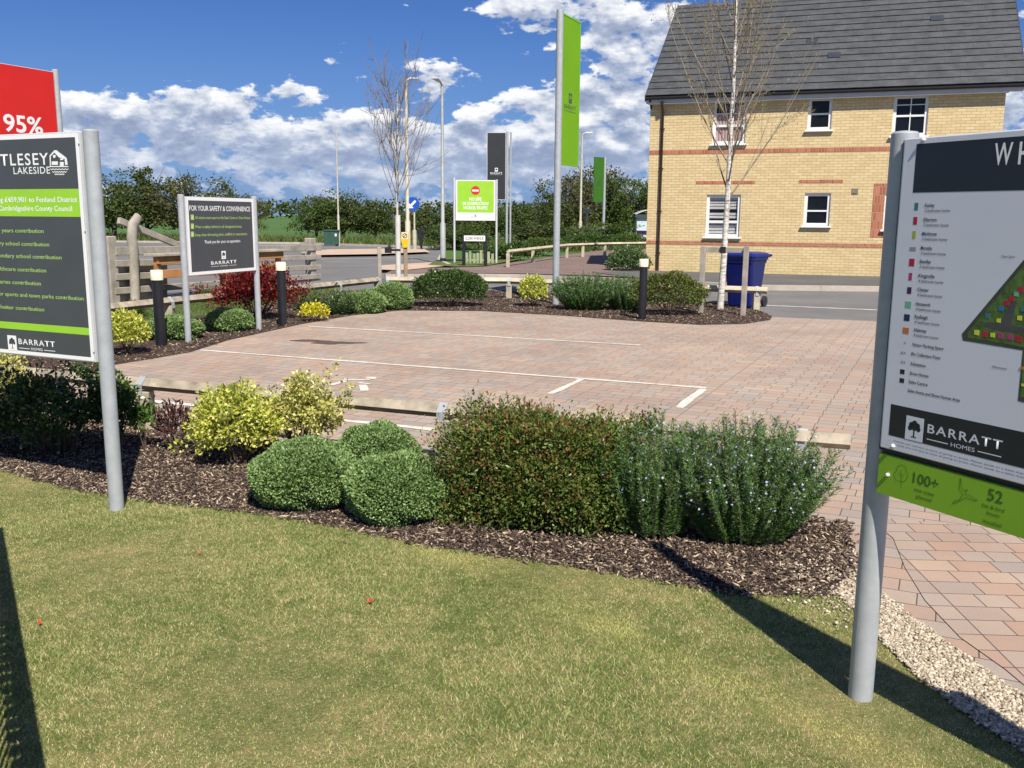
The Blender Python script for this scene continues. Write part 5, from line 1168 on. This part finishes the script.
# ------------------------------------------------------------------ bare trees
def bare_tree(name, label, base, H, spec, tmat, bmat, r0, guard=None, leaves=0, lmat=None, seed=1, spread=.36, nb=16, z_first=.35, up=.8, sub=6, cat='tree', trunk_pts=None, twig=.0035):
    rng = np.random.default_rng(seed); root = empty(name, base, label, cat); tr = MB(); br = MB(); tips = []
    tp_ = trunk_pts or [(0, 0, 0), (.01, .02, H*.25), (-.01, 0, H*.5), (.02, .02, H*.75), (.03, 0, H)]
    def at_(z):
        for a, b_ in zip(tp_[:-1], tp_[1:]):
            if a[2] <= z <= b_[2]: t = (z-a[2])/(b_[2]-a[2]); return np.array(a)*(1-t)+np.array(b_)*t
        return np.array(tp_[-1])
    tr.tube([tuple(np.array(p)-(np.array([0, 0, .03]) if i == 0 else 0)) for i, p in enumerate(tp_)], [r0*(1-.85*p[2]/H) for p in tp_], 10)
    for i in range(nb):
        f = z_first+(1-z_first)*(i+rng.random()*.6)/nb*.86; z = f*H; p0 = at_(z); a = i*2.4+rng.uniform(-.4, .4); ln_ = spread*H*(1.15-f*.7)*rng.uniform(.75, 1.2); upk = up*rng.uniform(.85, 1.25)
        d = np.array([math.cos(a), math.sin(a), upk]); d /= np.linalg.norm(d); pts = [p0]; n = 6
        for k_ in range(1, n+1):
            d = d+np.array([0, 0, .10*up])+rng.normal(size=3)*.06; d /= np.linalg.norm(d); pts.append(pts[-1]+d*ln_/n)
        rb = r0*(1-.8*f)*.26+.002; br.tube([tuple(p) for p in pts], [rb*(1-.85*j/n)+.001 for j in range(n+1)], 6, caps=False)
        for s_ in range(sub):
            j = 1+int(rng.integers(0, n-1)); q0 = pts[j]; dd = unit((pts[j+1]-pts[j])[None])[0]+rng.normal(size=3)*.38; dd /= np.linalg.norm(dd); L2 = ln_*rng.uniform(.25, .6)*(1-j/n*.5); qs = [q0]
            for k_ in range(4): dd = dd+rng.normal(size=3)*.09+np.array([0, 0, .06*up]); dd /= np.linalg.norm(dd); qs.append(qs[-1]+dd*L2/4)
            br.tube([tuple(p) for p in qs], [twig*1.4, twig*1.2, twig, twig*.8, twig*.5], 4, caps=False); tips += qs[1:]
            for _ in range(2):
                q1 = qs[int(rng.integers(1, 4))]; d3 = dd+rng.normal(size=3)*.5; d3 /= np.linalg.norm(d3); br.tube([tuple(q1), tuple(q1+d3*L2*.2), tuple(q1+d3*L2*.38+np.array([0, 0, .01]))], [twig, twig*.7, twig*.4], 4, caps=False); tips.append(q1+d3*L2*.3)
    tr.build('trunk', tmat, root); br.build('branches', bmat, root)
    if leaves:
        T_ = np.array(tips); idx = rng.integers(0, len(T_), leaves); P = T_[idx]+rng.normal(size=(leaves, 3))*.03
        link('leaves', leaf_mesh('leaves', P, rng.normal(size=P.shape)+np.array([0, 0, -.9]), .034, .016, rng.random(leaves), rng), root, lmat)
    return root
b_ = G(398.5, 291); sap = bare_tree('bare_sapling', 'leafless young tree with thin upright branches behind the round green shrubs', b_, HV(90, b_), None, 'birch_bark', 'twig_grey', .035, seed=4, spread=.62, nb=26, z_first=.40, up=1.7, sub=5, twig=.0040)
q = MB(); q.tube([(0, 0, .0), (0.005, .01, HV(215, b_))], .058, 12); q.build('trunk_guard', 'tree_guard', sap)
b_ = G(720, 310); h0 = HV(0, b_)
tpx = [(0, 0, 0), (.03, .01, 1.0), (.04, 0, 2.0), (.05, .02, 3.0), (.05, 0, 4.0), (.03, .01, 5.2), (.05, 0, 6.6)]
bare_tree('birch_tree', 'young white barked birch with sparse catkins in front of the brick house', b_, 6.6, None, 'birch_bark', 'twig_birch', .062, leaves=3800, lmat='birch_leaf', seed=11, spread=.45, nb=31, z_first=.29, up=1.35, sub=9, trunk_pts=tpx, twig=.0029)

# ------------------------------------------------------------------ near bed planting
def at2(px, py): v_ = G(px, py); return Vector((v_.x, v_.y, .01))
def mid(px, pyb, ry):                       # centre of a plant whose front foot is seen at px,pyb
    v_ = G(px, pyb); d = Vector((v_.x, v_.y, 0)).normalized(); return Vector((v_.x+d.x*ry, v_.y+d.y*ry, .01))
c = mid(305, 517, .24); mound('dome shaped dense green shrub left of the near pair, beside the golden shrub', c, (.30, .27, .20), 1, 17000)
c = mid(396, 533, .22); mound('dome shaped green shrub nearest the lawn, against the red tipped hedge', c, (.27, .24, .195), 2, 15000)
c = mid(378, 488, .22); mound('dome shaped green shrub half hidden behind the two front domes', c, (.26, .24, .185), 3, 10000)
c = mid(238, 472, .16); shrub('golden_shrub', 'bright golden variegated shrub in front of the near knee rail', 'shrub', c, (.30, .2, .28), 'golden_leaf', 5600, .030, .019, inner=.3, seed=5, sprigs=40, group='golden shrubs by the near rail', zc=.24, lump=.25, stems=22, clump=230, crad=.042)
c = mid(302, 462, .14); shrub('golden_shrub', 'paler sparser golden shrub just behind the left green dome', 'shrub', c, (.31, .18, .27), 'pale_gold_leaf', 5600, .030, .018, inner=.25, seed=6, sprigs=50, group='golden shrubs by the near rail', zc=.26, lump=.25, stems=26, clump=220, crad=.04)
c1 = mid(540, 540, .27)
shrub('red_tipped_hedge', 'boxy clipped hedge shrub with small green leaves and red young tips', 'hedge', c1, (.53, .25, .29), 'bronze_leaf', 60000, .024, .0115, inner=.45, seed=7, red_top=True, sprigs=1100, box=.55, zc=.28, lump=.08, clump=1150, crad=.062, rz=-.24, stems=40, bot=-.9)
# rosemary: one broad bush of upright sprays
c = mid(652, 550, .20); rosemary('narrow upright rosemary between the red tipped hedge and the broader rosemary', c, (.30, .22, .63), 8, 240, 60, .024, .0042, 520, 'rosemary bushes in the near bed')
c = mid(740, 558, .26); rosemary('broad flowering rosemary bush at the right end of the near bed', c, (.44, .28, .62), 9, 420, 60, .024, .0042, 1700, 'rosemary bushes in the near bed')
# shaded shrubs by the left sign
c = mid(60, 462, .26); shrub('dark_shrub', 'dark leafy shrub shaded beneath the left sign board', 'shrub', c, (.52, .3, .31), 'dark_leaf', 4600, .038, .021, inner=.25, seed=12, zc=.26, lump=.2, sprigs=90, stems=30, clump=260, crad=.055, group='dark shrubs beneath the left sign')
c = mid(-70, 470, .3); shrub('dark_shrub', 'dark leafy shrub cut by the left edge of the photo', 'shrub', c, (.45, .34, .38), 'dark_leaf', 6000, .038, .02, inner=.3, seed=13, zc=.28, lump=.2, sprigs=80, stems=26, group='dark shrubs beneath the left sign')
c = at2(45, 448); shrub('leafy_plant', 'low fresh green leafy shoots at the foot of the dark shrub', 'plant', c, (.22, .08, .10), 'fresh_leaf', 260, .045, .021, inner=.2, seed=14, zc=.10, stems=10)
c = at2(146, 450); shrub('leafy_plant', 'small bright green leafed plant right of the silver post', 'plant', c, (.09, .08, .12), 'fresh_leaf', 190, .042, .030, inner=.2, seed=15, zc=.20, stems=8)
c = at2(176, 455); shrub('purple_plant', 'small purple brown leafed plant beside the golden shrub', 'plant', c, (.13, .10, .16), 'purple_leaf', 420, .045, .016, inner=.15, seed=16, zc=.20, stems=14, lift=.9)
c = at2(118, 452); shrub('dark_shrub', 'small dark green shrub behind the silver sign post', 'shrub', c, (.16, .14, .24), 'dark_leaf', 1500, .034, .02, inner=.2, seed=17, zc=.30, stems=12, group='dark shrubs beneath the left sign')
c = at2(4, 425); shrub('variegated_shrub', 'yellowish variegated shrub at the left edge beneath the sign', 'shrub', c, (.22, .2, .3), 'pale_gold_leaf', 1500, .032, .018, inner=.3, seed=18, zc=.3, stems=12)

# ------------------------------------------------------------------ far bed planting
FL = .036
c = mid(126, 357, .2); shrub('variegated_shrub', 'yellow variegated shrub beside the silver sign post, left of the first bollard', 'shrub', c, (.27, .25, .24), 'golden_leaf', 2600, .045, .026, inner=.35, seed=21, zc=.25, stems=10)
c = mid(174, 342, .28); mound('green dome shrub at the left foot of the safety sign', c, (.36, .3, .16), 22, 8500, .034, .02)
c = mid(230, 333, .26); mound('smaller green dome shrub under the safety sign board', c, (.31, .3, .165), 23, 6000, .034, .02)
c = mid(256, 322, .40); shrub('red_shrub', 'crimson leaved bush behind the safety sign posts', 'shrub', c, (.66, .45, .36), 'red_shrub_leaf', 7500, .055, .026, inner=.35, seed=24, zc=.40, lump=.2, sprigs=60, stems=24, clump=330, crad=.09)
c = mid(314, 323, .12); shrub('yellow_shrub', 'small bright yellow shrub right of the second bollard', 'shrub', c, (.24, .14, .15), 'yellow_leaf', 620, .045, .026, inner=.2, seed=25, zc=.14, stems=10)
c = mid(306, 312, .2); rosemary('dark green spiky leaved plant behind the small yellow shrub', c, (.26, .2, .38), 26, 40, 18, .07, .010, 0, 'strap leaved plants in the far bed', mat='strap_leaf', name='spiky_plant')
c = mid(338, 316, .2); rosemary('pale edged spiky leaved plant left of the round green shrubs', c, (.36, .25, .40), 27, 60, 18, .075, .013, 0, 'strap leaved plants in the far bed', mat='strap_leaf', name='spiky_plant')
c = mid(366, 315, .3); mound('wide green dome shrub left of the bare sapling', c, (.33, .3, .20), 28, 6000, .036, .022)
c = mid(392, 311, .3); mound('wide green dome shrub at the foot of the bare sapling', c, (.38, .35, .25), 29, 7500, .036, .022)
c = mid(449, 308, .35); shrub('dark_bush', 'rounded dark green bush in front of the road rail, left of the yellow shrub', 'shrub', c, (.70, .42, .36), 'dark_leaf', 9500, .045, .024, inner=.6, seed=30, zc=.28, lump=.08, stems=14, sprigs=120)
c = mid(533, 308, .2); shrub('golden_shrub', 'small round golden shrub left of the tall silver flagpole', 'shrub', c, (.25, .24, .28), 'golden_leaf', 2500, .045, .026, inner=.5, seed=31, zc=.27, stems=8)
c = mid(585, 312, .34); rosemary('rosemary hedge right of the tall silver flagpole', c, (.62, .42, .64), 32, 300, 32, .040, .010, 300, 'rosemary bushes in the far bed')
c = mid(625, 312, .34); rosemary('rosemary bush behind the bollard near the house', c, (.46, .38, .60), 33, 220, 32, .040, .010, 60, 'rosemary bushes in the far bed')
c = mid(668, 317, .32); shrub('bronze_hedge', 'bronze green bush between the bollard and the birch', 'shrub', c, (.64, .36, .36), 'bronze_leaf', 9500, .042, .02, inner=.55, seed=34, zc=.33, red_top=True, lump=.12, stems=16, sprigs=100)
c = mid(628, 274, .5); shrub('variegated_shrub', 'pale leaved round shrub on the drive corner beside the house', 'shrub', c, (.62, .55, .42), 'strap_leaf', 5200, .075, .036, inner=.5, seed=35, zc=.30, stems=10)
for i, (px, py, w_, h_, lb) in enumerate(((520, 262, .8, .5, 'low green bush behind the first post of the pale rail fence'), (545, 257, 1.1, .6, 'low green bush behind the pale rail fence, left of the tall flagpole'), (590, 252, 1.5, .7, 'low wide green bush behind the pale rail fence, right of the tall flagpole'), (625, 250, 1.5, .6, 'low green bush below the bus shelter'), (500, 263, .5, .45, 'small green bush beside the pale upright boards'))):
    v_ = G(px, py); shrub('roadside_bush', lb, 'shrub', Vector((v_.x, v_.y+1.0, .05)), (w_, .8, h_*.62), 'bright_tree_leaf' if i % 2 else 'dark_leaf', 2600, .11, .06, inner=.4, seed=40+i, zc=h_*.5, stems=6, group='low bushes along the pale rail fence')
for (px, py, lb) in ((132, 318, 'tuft of pale leaves on the grass strip left of the first bollard'), (208, 303, 'tuft of pale leaves below the knee rail behind the safety sign')):
    v_ = at2(px, py); rosemary(lb, v_, (.22, .18, .26), 46+px, 26, 12, .09, .013, 0, 'leaf tufts on the grass strip', mat='verge_grass', name='leaf_tuft')

# ------------------------------------------------------------------ background trees
protos = [tree_proto('background_tree', 61, 'hawthorn_leaf', 95, 62, .075), tree_proto('background_tree', 62, 'hawthorn_leaf', 80, 60, .08), tree_proto('background_tree', 63, 'bright_tree_leaf', 95, 62, .075), tree_proto('background_tree', 64, 'olive_leaf', 85, 50, .07), tree_proto('background_tree', 65, 'bright_tree_leaf', 75, 60, .08)]
used = set()
def tree(px, pyt, Y, wpx, k_, label, group='trees beyond the main road', floor=.45, rz=0):
    pr_ = protos[k_]; t = copy_tree(pr_) if k_ in used else pr_; used.add(k_)
    x = (px-512)/F*Y*1.0; H = HZ(pyt, Y); r = wpx/2/F*Y; rv = H/2.0
    t.location = (x, Y, 0); t.scale = (r, r*.9, rv*1.02); t.rotation_euler = (0, 0, rz); tag(t, label, 'tree', group); return t
TL = [(60, 186, 56, 70, 1, 'dark leafy tree behind the near grey sign, between sign and curved gate post'), (118, 178, 58, 62, 0, 'dark hawthorn rising behind the curved gate post'), (152, 174, 62, 60, 1, 'taller dark hawthorn right of the curved gate post'),
      (192, 178, 60, 64, 3, 'olive thin topped tree just left of the safety sign top'), (226, 190, 58, 50, 0, 'hawthorn directly behind the safety sign'), (254, 198, 66, 26, 3, 'thin low tree showing right of the safety sign'),
      (318, 197, 60, 44, 2, 'bushy green tree left of the thin mast'), (345, 194, 62, 52, 0, 'bushy dark tree behind the green cabinet and thin mast'), (376, 203, 60, 46, 1, 'low tree right of the thin mast behind the sapling'), (400, 212, 64, 40, 3, 'low olive tree behind the blue arrow sign'),
      (436, 206, 58, 50, 0, 'dark tree behind the silver street lamp'), (462, 200, 62, 46, 1, 'dark tree behind the no entry board, left half'), (492, 204, 66, 52, 0, 'dark tree behind the no entry board, right half'), (520, 203, 58, 48, 2, 'green tree right of the charcoal flag'),
      (545, 196, 60, 50, 1, 'dark green tree just left of the tall flagpole'), (566, 178, 66, 54, 3, 'tall olive tree behind the tall silver flagpole'), (588, 166, 72, 60, 3, 'tallest olive tree in the group behind the dark green flag'), (612, 176, 70, 48, 4, 'bright green tree right of the dark green flag'),
      (634, 180, 66, 46, 4, 'bright green tree above the bus shelter'), (660, 180, 72, 52, 2, 'green tree meeting the left corner of the house'), (700, 190, 70, 60, 2, 'green tree hidden mostly behind the house corner'),
      (455, 224, 46, 60, 2, 'low bushy tree behind the street name plate'), (540, 222, 50, 62, 0, 'low dark bushy tree above the pale rail fence'), (600, 222, 56, 60, 4, 'low bright bushy tree beside the bus shelter'), (20, 190, 60, 70, 0, 'dark leafy tree at the left edge behind the near grey sign'), (-40, 186, 60, 80, 1, 'dark leafy tree beyond the left edge of the near sign')]
for i, (px, pyt, Y, w_, k_, lb) in enumerate(TL):
    if px in (700, 20, -40): continue
    tree(px, pyt, Y, w_*1.25, k_, lb, rz=i*1.3)
# far tree line at the field's edge
wl = [(x, 500+30*math.sin(x*.01)) for x in range(-420, 500, 6)]
rngw = np.random.default_rng(70); P = []
for (x, y) in wl:
    r_ = rngw.uniform(4, 8); n = 90; d = unit(rngw.normal(size=(n, 3))); P.append(d*np.array([r_, r_, r_*.8])*rngw.random((n, 1))**.3+np.array([x, y, 4.5]))
P = np.vstack(P); P = P[P[:, 2] > .1]; wl_ = link('distant_treeline', leaf_mesh('distant_treeline', P, rngw.normal(size=P.shape), 2.0, 1.6, rngw.random(len(P)), rngw), None, 'hawthorn_leaf'); tag(wl_, kind='stuff')

# ------------------------------------------------------------------ small things
for (px, py, s_, a_, lb) in ((370, 607.5, .032, .4, 'bright red fallen leaf lying in the middle of the lawn'), (40, 629, .020, 1.9, 'small red fallen leaf on the lawn at the far left'), (200, 558, .014, .9, 'tiny red leaf on the lawn below the green dome')):
    v_ = G(px, py); q = MB(); q.add([(-s_/2, 0, 0), (0, -s_*.35, .006), (s_/2, 0, .012), (s_*.1, s_*.35, .009), (0, 0, .003)], [(0, 1, 4), (1, 2, 4), (2, 3, 4), (3, 0, 4)]); o = q.build('fallen_leaf', 'red_leaf'); o.location = (v_.x, v_.y, .024); o.rotation_euler = (0, 0, a_); tag(o, lb, 'leaf', 'red leaves on the lawn')
# unseen slatted rail added past the left edge to cast the lawn corner's shadow
ra = G(0, 545); rb = G(36, 768); off = Vector((math.sin(SUN_AZ), math.cos(SUN_AZ), 0))*(.85/math.tan(SUN_EL)); ra2 = ra+off; rb2 = rb+off; rv_ = (rb2-ra2).normalized(); ra2 -= rv_*0.25; L_ = (rb2-ra2).length+1.6
RL = empty('shadow_rail', ra2, 'unseen slatted rail added to cast the shadow at the left side of the lawn', 'fence', rz=math.atan2(rv_.y, rv_.x))
q = MB(); q.box((L_/2, 0, .845), (L_, .05, .03)); x = 0
while x < L_: q.box((x, -.036, .85), (.03, .05, .055)); x += .085
q.build('rail', 'weathered_timber', RL); q = MB(); q.box((L_/2, 0, .1), (L_, .03, .03)); q.build('rail', 'weathered_timber', RL)
x = .03
while x < L_: q = MB(); q.tube([(x, 0, 0), (x, 0, .835)], .0045, 6); q.build('bar', 'black_bollard', RL); x += .07
